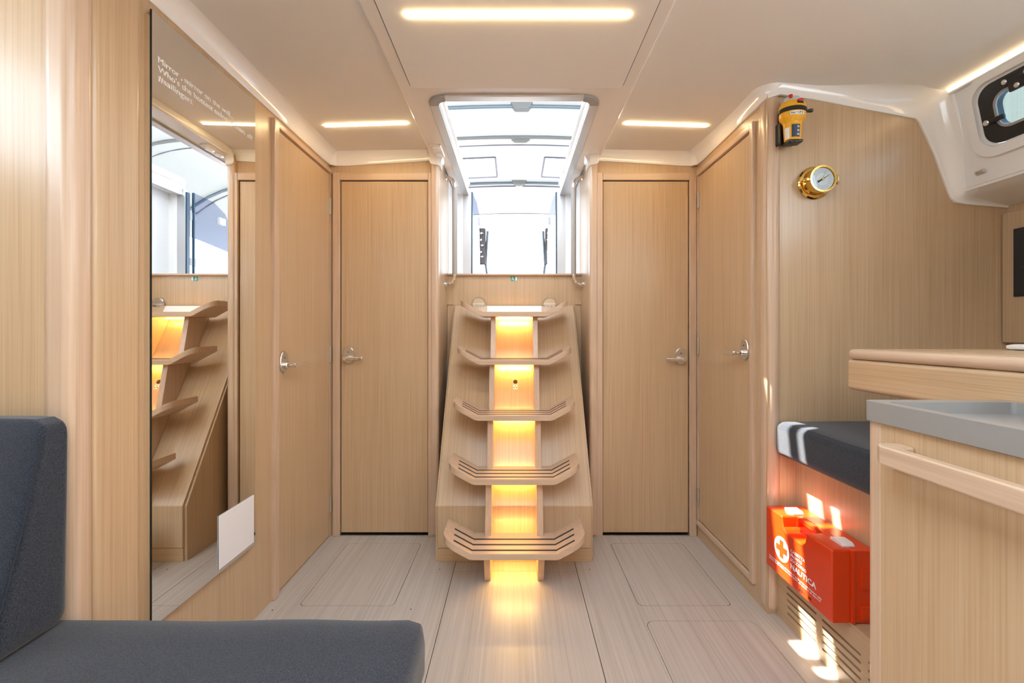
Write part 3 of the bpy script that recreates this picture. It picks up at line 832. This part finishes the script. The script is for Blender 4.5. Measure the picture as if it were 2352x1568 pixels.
qs = obj('square_sticker', bx(XM + 0.0003, XM + 0.003, 1.353, 1.535, 0.294, 0.461, 0.0008, 1), M_print, None, 'blank white square sticker at the foot of the mirror', 'sticker')

# ================================================================== SOFA
sofa = thing('saloon_sofa', (-0.8, 0.3, 0), 'charcoal upholstered saloon sofa in the lower left corner', 'sofa')
obj('base', bx(-1.78, -0.21, -0.7, 0.885, 0.0, 0.335, 0.01), M_oak_x, sofa)
seat = cushion(-1.8, -0.176, -0.9, 0.898, 0.335, 0.456, 0.036, n=30, puff=0.004)
obj('seat_cushion', seat, M_fab, sofa)
def lean(p):
    k = (p.z - 0.45) / 0.42            # 0 at seat, 1 at top
    f = min(1, max(0, (0.872 - p.y) / 0.17))
    p.y += f * 0.115 * (max(0, k) ** 0.75)
    return p
back = cushion(-1.8, -0.884, 0.700, 0.876, 0.452, 0.868, 0.035, n=26, puff=0.003, seed=4, taper=lean)
bo = obj('back_cushion', back, M_fab, sofa)
seam = []
for k in range(16):
    z = 0.47 + (0.845 - 0.47) * k / 15
    kk = max(0, (z - 0.45) / 0.42) ** 0.75
    seam.append((-0.8855 - 0.004 * (k == 15), 0.713 + 0.112 * kk, z))
obj('seam', tube(seam, 0.0013, n=6), M_piping, bo)

# ================================================================== CHART TABLE CORNER (right)
sb_ = thing('chart_seat_bench', (1.0, 1.25, 0), 'oak seat base with slotted vent panel and open shelf under the chart seat', 'bench')
slots = []
zrows = [0.1335, 0.1110, 0.0880, 0.0655, 0.0425]
for (y1_, y0_) in ((1.542, 1.390), (1.365, 1.212), (1.187, 1.034)):
    for z in zrows: slots.append(rrect(y0_, y1_, z - 0.0038, z + 0.0038, 0.0036, 3))
obj('vent_panel', plate(rect(0.86, 1.601, 0.0, 0.190), slots, 0.965, 0.977, FX), M_oak_y, sb_)
obj('vent_backing', bx(1.0, 1.01, 0.86, 1.60, 0.0, 0.19), M_dark, sb_)
obj('shelf', bx(0.9655, 1.06, 0.86, 1.602, 0.190, 0.2005), M_oak_y, sb_)
obj('back_panel', bx(1.036, 1.050, 0.86, 1.602, 0.20, 0.578), M_oak, sb_)
obj('seat_board', bx(1.03, 1.55, 0.86, 1.602, 0.560, 0.580), M_oak_y, sb_)
obj('side_panel', bx(0.966, 1.55, 0.845, 0.862, 0.0, 0.578), M_oak, sb_)
obj('chart_seat_cushion', cushion(0.950, 1.50, 0.87, 1.600, 0.586, 0.713, 0.03, n=22, puff=0.004, seed=9), M_fab, None, 'charcoal seat cushion above the red first aid case', 'cushion')

# ---- first aid case
fa = thing('first_aid_case', (0.965, 1.416, 0.2), 'red plastic first aid case with white cross on the shelf under the chart seat', 'first aid case')
FYA, FYB, FZ0, FZ1 = 1.240, 1.566, 0.2015, 0.412
XF = 0.905
prof = [(FYA, FZ0), (FYB, FZ0), (FYB, FZ1), (1.474, FZ1), (1.466, FZ1 - 0.034), (1.452, FZ1 - 0.046), (1.372, FZ1 - 0.046), (1.358, FZ1 - 0.034), (1.350, FZ1), (FYA, FZ1)]
obj('front_shell', bevel_sharp(prism(prof, 'x', XF, 0.9615), 0.007, 3, 0.9), M_red, fa)
obj('back_shell', bevel_sharp(prism([(FYA, FZ0), (FYB, FZ0), (FYB, FZ1), (FYA, FZ1)], 'x', 0.9685, 1.032), 0.007, 3, 0.9), M_red, fa)
obj('joint_ridge', bevel_sharp(prism([(FYA - 0.004, FZ0 + 0.001), (FYB + 0.004, FZ0 + 0.001), (FYB + 0.004, FZ1 - 0.001), (FYA - 0.004, FZ1 - 0.001)], 'x', 0.9585, 0.9715), 0.003, 2), M_red, fa)
obj('carry_handle', bevel_sharp(prism([(1.46, FZ1 - 0.03), (1.46, FZ1 - 0.004), (1.445, FZ1 + 0.006), (1.379, FZ1 + 0.006), (1.364, FZ1 - 0.004), (1.364, FZ1 - 0.03), (1.372, FZ1 - 0.03), (1.376, FZ1 - 0.01), (1.448, FZ1 - 0.01), (1.452, FZ1 - 0.03)], 'x', 0.945, 0.963), 0.002, 1), M_red, fa)
for z0_, z1_ in ((0.30, 0.36), (0.215, 0.255)):
    obj('side_boss', bx(0.985, 1.026, FYA - 0.006, FYA + 0.01, z0_, z1_, 0.004), M_red, fa)
for yc in (1.506, 1.285):
    lo_ = obj('latch', bevel_sharp(prism([(yc - 0.026, FZ1 - 0.002), (yc + 0.026, FZ1 - 0.002), (yc + 0.026, FZ1 + 0.006), (yc + 0.012, FZ1 + 0.011), (yc - 0.016, FZ1 + 0.010), (yc - 0.026, FZ1 + 0.004)], 'x', 0.950, 0.986), 0.002, 2), M_white, fa, label='white plastic latch')
def ff(y0, z0): return lambda a, b, c: (XF - 0.0005 - c, y0 - a, z0 + b)
em = obj('round_emblem', place(lathe([(0.0405, 0), (0.0405, 0.0004)], (0, 0, 0), n=40), ff(1.472, 0.300)), M_print, fa, label='white disc with red cross')
w_, l_ = 0.0105, 0.030
obj('cross', place(prism([(-w_, -l_), (w_, -l_), (w_, -w_), (l_, -w_), (l_, w_), (w_, w_), (w_, l_), (-w_, l_), (-w_, w_), (-l_, w_), (-l_, -w_), (-w_, -w_)], 'z', 0.0005, 0.0008), ff(1.472, 0.300)), M_red, em)
for s_, y0, z0, sz, w, bd in (('CASSETTA', 1.425, 0.3155, 0.0135, 0.070, 0.0), ('PRONTO', 1.425, 0.3010, 0.0135, 0.056, 0.0), ('SOCCORSO', 1.425, 0.2865, 0.0135, 0.076, 0.0), ('NAUTICA', 1.425, 0.2620, 0.0235, 0.121, 0.025),
                              ('Contenuto conforme alla Tabella D del Decreto del Ministero della', 1.543, 0.2440, 0.0072, 0.262, 0.01), ('Sanit\u00e0 25-05-1988 navi mercantili, da pesca e da diporto', 1.543, 0.2360, 0.0072, 0.258, 0.01)):
    obj('print', text(s_, ff(y0, z0), size=sz, width=w, ext=0.00015, bold=bd), M_print, fa)
obj('marker_writing', text('ART   N', ff(1.383, 0.2125), size=0.0150, width=0.054, ext=0.00015, bold=0.02), M_ink, fa)

# ---- chart table
ctb = thing('chart_table', (1.37, 0.75, 0.86), 'oak chart table with rounded solid ash edge on the right', 'table')
DX, DYE = 0.950, 1.247
top = prism(rrect(DX - 0.004, 1.808, 0.1, DYE + 0.004, 0.03, 6), 'z', 0.957, 0.985)
obj('edge_moulding', bevel_sharp(top, 0.0125, 4, 1.0), M_ash_y, ctb)
obj('writing_top', prism(rrect(DX + 0.05, 1.78, 0.15, DYE - 0.05, 0.01), 'z', 0.984, 0.9862), M_oak_y, ctb)
obj('drawer_box', bx(DX, 1.805, 0.1, DYE, 0.870, 0.957, 0.012, 4), M_oak_y, ctb)
tr = obj('white_tray', cushion(1.272, 1.45, 1.03, 1.13, 0.9866, 1.002, 0.0075, n=8, puff=0.0), M_white, None, 'low white plastic tray lying on the chart table', 'tray')
pen = obj('black_pen', tube([(1.30, 1.145, 0.9915), (1.47, 1.155, 0.9915)], 0.005), M_black, None, 'black pen beside the white tray on the chart table', 'pen')

# ---- instrument locker with switch panel
lk = thing('instrument_locker', (1.9, 1.0, 0.99), 'oak locker with black switch panel above the chart table', 'locker')
obj('body', bx(1.79, 1.82, 0.25, 1.598, 0.995, 1.468, 0.003), M_oak, lk)
sp_ = obj('switch_panel', bx(1.783, 1.7905, 0.95, 1.556, 1.160, 1.402, 0.002), M_black, lk, label='black electrical switch panel')
for col in range(4):
    for k in range(6):
        y = 1.512 - col * 0.105; z = 1.378 - k * 0.0178
        obj('breaker', bx(1.778, 1.784, y - 0.032, y + 0.0, z - 0.0065, z + 0.0065, 0.0015, 1), M_ink, sp_)
        if k < 4:
            z = 1.245 - k * 0.0178
            obj('breaker', bx(1.778, 1.784, y - 0.032, y + 0.0, z - 0.0065, z + 0.0065, 0.0015, 1), M_ink, sp_)
for z in (1.394, 1.262):
    obj('label_line', bx(1.7825, 1.7832, 1.20, 1.53, z, z + 0.0012), M_tape, sp_)

# ---- galley counter
gc = thing('galley_cabinet', (0.8, 0.5, 0), 'oak galley cabinet with wooden grab rail in the lower right corner', 'cabinet')
GX = 0.690
obj('carcass', bx(GX, 0.944, -0.5, 0.825, 0.0, 0.861), M_oak, gc)
obj('corner_post', prism(rrect(GX - 0.0012, GX + 0.07, 0.81, 0.852, 0.014, 5), 'z', 0.0, 0.8618), M_ash, gc)
# grab rail: bar with returns to the face
rail_poly = [(0.640, 0.763), (0.650, 0.781), (0.668, 0.786), (GX, 0.776), (GX, 0.748), (0.670, 0.743), (0.661, 0.730), (0.661, 0.2), (GX, 0.19), (GX, 0.15), (0.64, 0.15)]
obj('grab_rail', bevel_sharp(prism(rail_poly, 'z', 0.799, 0.834), 0.006, 3, 0.6), M_ash_y, gc)
wt = thing('galley_worktop', (0.8, 0.5, 0.86), 'grey solid surface galley worktop with raised rim', 'worktop')
obj('rim', bevel_sharp(plate(rrect(0.683, 0.948, -0.5, 0.852, 0.012, 5), [rrect(0.705, 0.944, -0.48, 0.822, 0.008, 4)], 0.862, 0.900, lambda a, b, c: (a, b, c)), 0.003, 2), M_corian, wt)
obj('surface', bx(0.69, 0.946, -0.49, 0.83, 0.8625, 0.878), M_corian, wt)

# ---- barometer
bm_ = thing('brass_barometer', (1.102, 1.60, 1.58), 'round brass barometer with white dial on the right bulkhead', 'barometer')
BX, BZ = 1.102, 1.581
def fb(a, b, c): return (BX + a, 1.602 - c, BZ + b)
obj('case', place(lathe([(0.060, 0), (0.060, 0.004), (0.056, 0.009), (0.047, 0.011), (0.0455, 0.013), (0.0455, 0.040), (0.044, 0.0445)], (0, 0, 0), n=48), fb), M_brass, bm_)
obj('bezel', place(plate([(0.0475 * math.cos(2 * PI * k / 48), 0.0475 * math.sin(2 * PI * k / 48)) for k in range(48)], [[(0.0418 * math.cos(2 * PI * k / 48), 0.0418 * math.sin(2 * PI * k / 48)) for k in range(48)]], 0.040, 0.052), fb), M_brass, bm_)
dl = obj('dial', place(lathe([(0.0405, 0.044), (0.0405, 0.0455)], (0, 0, 0), n=40), fb), M_dial, bm_)
ring = lambda r0, r1: plate([(r1 * math.cos(2 * PI * k / 40), r1 * math.sin(2 * PI * k / 40)) for k in range(40)], [[(r0 * math.cos(2 * PI * k / 40), r0 * math.sin(2 * PI * k / 40)) for k in range(40)]], 0.0456, 0.0459)
obj('scale_ring', place(ring(0.0245, 0.0255), fb), M_alud, dl)
tk = NB()
for k in range(36):
    a = 2 * PI * k / 36
    box(tk, 0.0295, 0.0325 if k % 3 else 0.035, -0.0003, 0.0003, 0.0456, 0.0459)
    for v in tk.verts[-8:] if False else list(tk.verts)[-8:]:
        x, y = v.co.x, v.co.y; v.co.x = x * math.cos(a) - y * math.sin(a); v.co.y = x * math.sin(a) + y * math.cos(a)
ticks = obj('tick_marks', place(tk, fb), M_ink, dl); ticks['kind'] = 'stuff'
def needle(ang, l0, l1, w):
    b = prism([(-l0, -w), (-l0 * 0.3, -w * 0.5), (l1, -0.0003), (l1, 0.0003), (-l0 * 0.3, w * 0.5), (-l0, w)], 'z', 0.0465, 0.0472)
    c_, s_ = math.cos(ang), math.sin(ang)
    return place(b, lambda a, b2, c: fb(a * c_ - b2 * s_, a * s_ + b2 * c_, c))
obj('needle', needle(0.55, 0.020, 0.030, 0.004), M_ink, bm_)
obj('set_hand', needle(1.2, 0.008, 0.033, 0.0012), M_brass, bm_)
obj('needle_hub', place(lathe([(0.0045, 0.0455), (0.0045, 0.049), (0.002, 0.0505)], (0, 0, 0), n=16), fb), M_brass, bm_)
obj('glass', place(lathe([(0.0408, 0.0495), (0.0408, 0.0502)], (0, 0, 0), n=40), fb), M_glass, bm_)
obj('hinge', place(bx(0.046, 0.062, -0.012, 0.012, 0.030, 0.044, 0.003), fb), M_brass, bm_)
obj('hinge_pin', place(tube([(0.060, -0.017, 0.038), (0.060, 0.017, 0.038)], 0.0035, n=10), fb), M_brass, bm_)
obj('clasp', place(bx(-0.058, -0.044, -0.007, 0.007, 0.026, 0.048, 0.003), fb), M_brass, bm_)
obj('clasp_screw', place(tube([(-0.056, 0, 0.018), (-0.056, 0, 0.034)], 0.004, n=10), fb), M_brass, bm_)

# ---- emergency beacon
ep = thing('emergency_beacon', (0.99, 1.55, 1.69), 'yellow emergency position beacon in a black bracket on the right bulkhead', 'beacon')
EX, EY = 0.992, 1.545
KX = 1.0
obj('body', lathe([(0.024, 1.700), (0.0315, 1.703), (0.036, 1.770), (0.0375, 1.776), (0.048, 1.790), (0.0505, 1.800), (0.0515, 1.836), (0.049, 1.848), (0.040, 1.859)], (EX, EY, 0), n=32, sb=0.8), M_yellow, ep)
obj('strap', lathe([(0.0525, 1.814), (0.0545, 1.816), (0.0545, 1.829), (0.0525, 1.831)], (EX, EY, 0), n=32, sb=0.82), M_black, ep)
obj('strap_toggle', tube([(EX + 0.050, EY - 0.01, 1.822), (EX + 0.066, EY - 0.012, 1.823), (EX + 0.073, EY - 0.012, 1.824)], [0.005, 0.008, 0.007], n=12), M_black, ep)
obj('dome', lathe([(0.036, 1.857), (0.033, 1.868), (0.028, 1.880), (0.016, 1.884)], (EX - 0.002, EY, 0), n=28, sb=0.8), M_grey, ep)
obj('antenna_stub', lathe([(0.007, 1.868), (0.007, 1.884)], (EX - 0.018, EY - 0.018, 0), n=14), M_redbtn, ep)
obj('antenna_tip', lathe([(0.0075, 1.884), (0.0075, 1.896), (0.005, 1.898)], (EX - 0.018, EY - 0.018, 0), n=14), M_white, ep)
obj('activation_button', bx(EX - 0.004, EX + 0.018, EY - 0.046, EY - 0.030, 1.846, 1.856, 0.003), M_redbtn, ep)
obj('button_rim', lathe([(0.016, 1.8405), (0.016, 1.846), (0.012, 1.848)], (EX + 0.007, EY - 0.034, 0), n=20, sb=0.6), M_black, ep)
obj('bottom_cap', bx(EX - 0.028, EX + 0.030, EY - 0.024, EY + 0.02, 1.692, 1.7035, 0.004), M_black, ep)
obj('release_lever', bx(EX - 0.020, EX + 0.006, EY - 0.040, EY - 0.01, 1.684, 1.694, 0.004), M_black, ep)
obj('bracket', bx(EX - 0.030, EX + 0.036, 1.580, 1.602, 1.705, 1.830, 0.006), M_black, ep)
obj('bracket_arm', bx(EX - 0.042, EX - 0.032, EY + 0.016, 1.60, 1.700, 1.79, 0.004), M_black, ep)
def wrap(r, a0, a1, z0, z1, off=0.0006, n=8, r2=None):
    bm = NB(); rows = []
    for k in range(n + 1):
        t = a0 + (a1 - a0) * k / n
        rows.append([bm.verts.new((EX + (rr + o) * math.cos(t), EY + (rr + o) * 0.8 * math.sin(t), z)) for o in (off, off - 0.0012) for rr, z in ((r, z0), (r2 or r, z1))])
    for A, B in zip(rows, rows[1:]):
        for i, j in ((0, 1), (1, 3), (3, 2), (2, 0)): bm.faces.new((A[i], A[j], B[j], B[i]))
    bmesh.ops.recalc_face_normals(bm, faces=bm.faces)
    return bm
obj('instruction_label', wrap(0.0322, -2.12, -1.15, 1.712, 1.762, r2=0.0357), M_navy, ep)
obj('white_label', wrap(0.0320, -2.95, -2.35, 1.708, 1.752, r2=0.0350), M_white, ep)
nl = obj('name_label', wrap(0.0509, -2.20, -1.05, 1.796, 1.810, r2=0.0512), M_white, ep)
tx = text('Baur Ya.IP B', lambda a, b, c: (a, b, c), size=0.011, width=0.046)
def onwrap(a, b, c):
    t = -2.12 + a / 0.0512; r = 0.0512 + 0.0009 + c
    return (EX + r * math.cos(t), EY + r * 0.8 * math.sin(t), 1.7995 + b)
obj('name_print', place(tx, onwrap), M_ink, nl)
for k in range(3):
    obj('pictogram', wrap(0.0325 + 0.0008 * k, -1.5, -1.25, 1.718 + 0.015 * k, 1.726 + 0.015 * k, off=0.0012, n=3, r2=0.0332 + 0.0008 * k), M_grey, ep)

ep.scale = (0.87, 0.87, 0.87); ep.location.y += 0.0065; ep.location.z += 0.012

# ================================================================== CEILING LIGHTS
def led(x0, x1, y, z, w, label):
    t = thing('ceiling_light', ((x0 + x1) / 2, y, z), label, 'light', group='ceiling light strips')
    n = 8; bm = NB(); rows = []
    zf = z if not callable(z) else None
    for k in range(n + 1):
        x = x0 + (x1 - x0) * k / n
        zz = (ceil_z(x) if zf is None else zf)
        rows.append([bm.verts.new(p) for p in ((x, y - w / 2, zz + 0.002), (x, y + w / 2, zz + 0.002), (x, y + w / 2, zz - 0.004), (x, y - w / 2, zz - 0.004))])
    for A, B in zip(rows, rows[1:]):
        for k in range(4): bm.faces.new((A[k], A[(k + 1) % 4], B[(k + 1) % 4], B[k]))
    bm.faces.new(rows[0][::-1]); bm.faces.new(rows[-1])
    bmesh.ops.recalc_face_normals(bm, faces=bm.faces)
    obj('diffuser', bm, M_led, t)
    xa, xb = (x0, x1)
    for e in (x0, x1):
        zz = ceil_z(e) if zf is None else zf
        obj('end_cap', lathe([(w / 2, 0.002), (w / 2, -0.0038)], (e, y, zz), n=12), M_led, t)
class CZ(float):
    def __call__(self): return 0
led(-0.297, 0.315, 1.214, MZ - 0.007, 0.016, 'wide warm light strip on the centre ceiling panel')
led(-0.828, -0.475, 1.915, CZ(1.945), 0.014, 'warm light strip on the ceiling in front of the left cabin door')
led(0.492, 0.842, 1.915, CZ(1.945), 0.014, 'warm light strip on the ceiling in front of the right cabin door')

# ================================================================== OUTSIDE THE HATCH
cock = obj('floor_cockpit', bx(-1.3, 1.3, 2.86, 6.2, 0.90, 0.95), M_teak, kind='structure'); cock['label'] = 'teak cockpit floor outside'
for s in (-1, 1):
    xa, xb = sorted((s * 1.3, s * 1.5))
    obj('wall_coaming_left' if s < 0 else 'wall_coaming_right', bx(xa, xb, 2.86, 6.2, 0.90, 1.5, 0.02), M_gelw, kind='structure')['label'] = 'white cockpit coaming'
    xa, xb = sorted((s * 0.42, s * 1.5))
    obj('wall_cabin_aft_left' if s < 0 else 'wall_cabin_aft_right', bx(xa, xb, 2.82, 2.86, 0.90, 1.96), M_gelw, kind='structure')['label'] = 'white outer face of the cabin beside the companionway'

def can_z(x, y):
    ks = [(1.90, 2.50), (2.91, 2.562), (3.45, 2.545), (4.30, 2.532), (5.25, 2.475)]
    for (ya, za), (yb, zb) in zip(ks, ks[1:]):
        if y <= yb or yb == ks[-1][0]:
            t = (y - ya) / (yb - ya); z = za + (zb - za) * t + 0.012 * math.sin(PI * min(1, max(0, t))); break
    x = x - 0.05
    return z - 0.05 * x * x - 0.55 * max(0, abs(x) - 0.75) ** 2
cn = thing('cockpit_canopy', (0.05, 3.5, 2.0), 'white canvas sprayhood canopy over the cockpit, seen through the hatch', 'canopy')
xs_c = [-1.5, -1.3, -1.1, -0.9, -0.75, -0.62, -0.165, 0.05, 0.265, 0.70, 0.85, 1.0, 1.2, 1.4, 1.6]
ys_c = [1.923, 2.3, 2.6, 2.91, 3.15, 3.45, 3.75, 4.18, 4.30, 4.75, 5.25]
cbm = NB(); gv = {}
def finexs():
    return xs_c
for i, x in enumerate(xs_c):
    for j, y in enumerate(ys_c): gv[i, j] = cbm.verts.new((x, y, can_z(x, y)))
wins = []
for i in range(len(xs_c) - 1):
    for j in range(len(ys_c) - 1):
        if ys_c[j] == 3.75 and (xs_c[i] == -0.62 or xs_c[i] == 0.265):
            wins.append((xs_c[i], xs_c[i + 1])); continue
        cbm.faces.new((gv[i, j], gv[i + 1, j], gv[i + 1, j + 1], gv[i, j + 1]))
bmesh.ops.recalc_face_normals(cbm, faces=cbm.faces)
obj('canvas', cbm, M_canvas, cn)
for x0, x1 in wins:
    q = NB(); vs = [q.verts.new((x, y, can_z(x, y) + 0.001)) for x, y in ((x0, 3.75), (x1, 3.75), (x1, 4.18), (x0, 4.18))]
    q.faces.new(vs)
    pn = obj('clear_pane', q, M_vinyl, cn)
    for (ax, ay), (bx_, by_) in (((x0, 3.75), (x1, 3.75)), ((x1, 3.75), (x1, 4.18)), ((x1, 4.18), (x0, 4.18)), ((x0, 4.18), (x0, 3.75))):
        obj('webbing', tube([(ax, ay, can_z(ax, ay) - 0.004), (bx_, by_, can_z(bx_, by_) - 0.004)], 0.008, n=6), M_tape, pn)
def bow(y, r, drop, m=M_bow, name='bow_tube', x0=-1.45, x1=1.55):
    obj(name, tube([(x0 + (x1 - x0) * k / 24, y, can_z(x0 + (x1 - x0) * k / 24, y) - drop) for k in range(25)], r, n=8), m, cn)
bow(2.91, 0.012, 0.016); bow(4.30, 0.014, 0.018); bow(3.50, 0.005, 0.004, M_tape, 'seam'); bow(4.42, 0.008, 0.006, M_tape, 'seam'); bow(5.25, 0.008, 0.0, M_tape, 'seam')
bow(3.36, 0.014, 0.010, M_canvas, 'fabric_sleeve')
# unseen strip added ahead of the canopy, splitting the sun into two slots
fs = NB()
for k in range(24):
    xa_ = -1.45 + 3.0 * k / 24; xb_ = -1.45 + 3.0 * (k + 1) / 24
    vs = [(xa_, 1.808, can_z(xa_, 1.9)), (xb_, 1.808, can_z(xb_, 1.9)), (xb_, 1.858, can_z(xb_, 1.9)), (xa_, 1.858, can_z(xa_, 1.9))]
    A = [fs.verts.new(v) for v in vs]; B = [fs.verts.new((v[0], v[1], v[2] + 0.01)) for v in vs]
    fs.faces.new(A); fs.faces.new(B[::-1])
    for q_ in range(4): fs.faces.new((A[q_], A[(q_ + 1) % 4], B[(q_ + 1) % 4], B[q_]))
bmesh.ops.recalc_face_normals(fs, faces=fs.faces)
obj('sun_splitter', fs, M_canvas, cn)
for y, dz in ((2.91, 0.03), (3.40, 0.012), (4.30, 0.03)):
    zz = can_z(0.05, y)
    obj('tube_strap', bevel_sharp(prism([(-0.075 + 0.05, zz), (0.075 + 0.05, zz), (0.045 + 0.05, zz - dz - 0.01), (-0.045 + 0.05, zz - dz - 0.01)], 'y', y - 0.03, y + 0.03), 0.003, 1), M_canvas, cn)
obj('zip_knob', lathe([(0.03, 0), (0.034, -0.008), (0.02, -0.02)], (0.05, 4.42, can_z(0, 4.42)), n=16), M_satin, cn)

# folded-back acrylic door leaves and helm pedestals
for s in (-1, 1):
    nm = 'left' if s < 0 else 'right'
    dv = thing('acrylic_door_leaf', (s * 0.285, 2.87, 1.36), 'smoked acrylic companionway door leaf folded open on the %s' % nm, 'door leaf', group='acrylic companionway leaves')
    leaf = [(0.0, 1.38), (0.36, 1.38), (0.37, 1.62), (0.345, 1.78), (0.28, 1.89), (0.17, 1.945), (0.0, 1.955)]
    mp_ = lambda a, b, c: (s * (0.274 - 0.075 * a + c), 2.875 + a, b)
    obj('acrylic_sheet', place(prism(leaf, 'z', 0.0, 0.008), mp_), M_smoke, dv)
    obj('edge_strip', place(bx(-0.004, 0.004, 1.38, 1.955, -0.003, 0.011), mp_), M_seal, dv)
    lk_ = obj('latch', place(bx(0.20, 0.26, 1.80, 1.85, -0.02, 0.0, 0.004), mp_), M_grey, dv)
    for z in (1.50, 1.80):
        obj('hinge', place(bx(-0.02, 0.03, z - 0.025, z + 0.025, 0.008, 0.016, 0.003), mp_), M_white, dv)
    hp = thing('helm_pedestal', (s * 0.33 + 0.01, 4.4, 0.95), 'dark helm pedestal with chrome fittings in the %s of the cockpit' % nm, 'helm pedestal', group='helm pedestals')
    px = s * 0.335 + 0.012
    obj('column', bx(px - 0.036, px + 0.036, 4.36, 4.44, 1.72, 2.085, 0.012, 3), M_brown, hp)
    obj('strut', tube([(px - s * 0.055, 4.40, 2.06), (px - s * 0.035, 4.40, 1.72), (px - s * 0.10, 4.40, 1.20), (px - s * 0.10, 4.40, 0.95)], 0.012), M_bow, hp)
    obj('leg', tube([(px + s * 0.01, 4.40, 1.74), (px + s * 0.015, 4.40, 0.95)], 0.02), M_chrome, hp)
    for z, r in ((2.02, 0.022), (1.96, 0.016), (1.90, 0.020), (1.84, 0.014), (1.79, 0.018)):
        obj('chrome_fitting', lathe([(0.004, -0.01), (r, 0.0), (r * 0.8, r * 0.6), (0.004, r)], (px + random.uniform(-0.01, 0.01), 4.352, z), axis='z', n=14), M_chrome, hp)
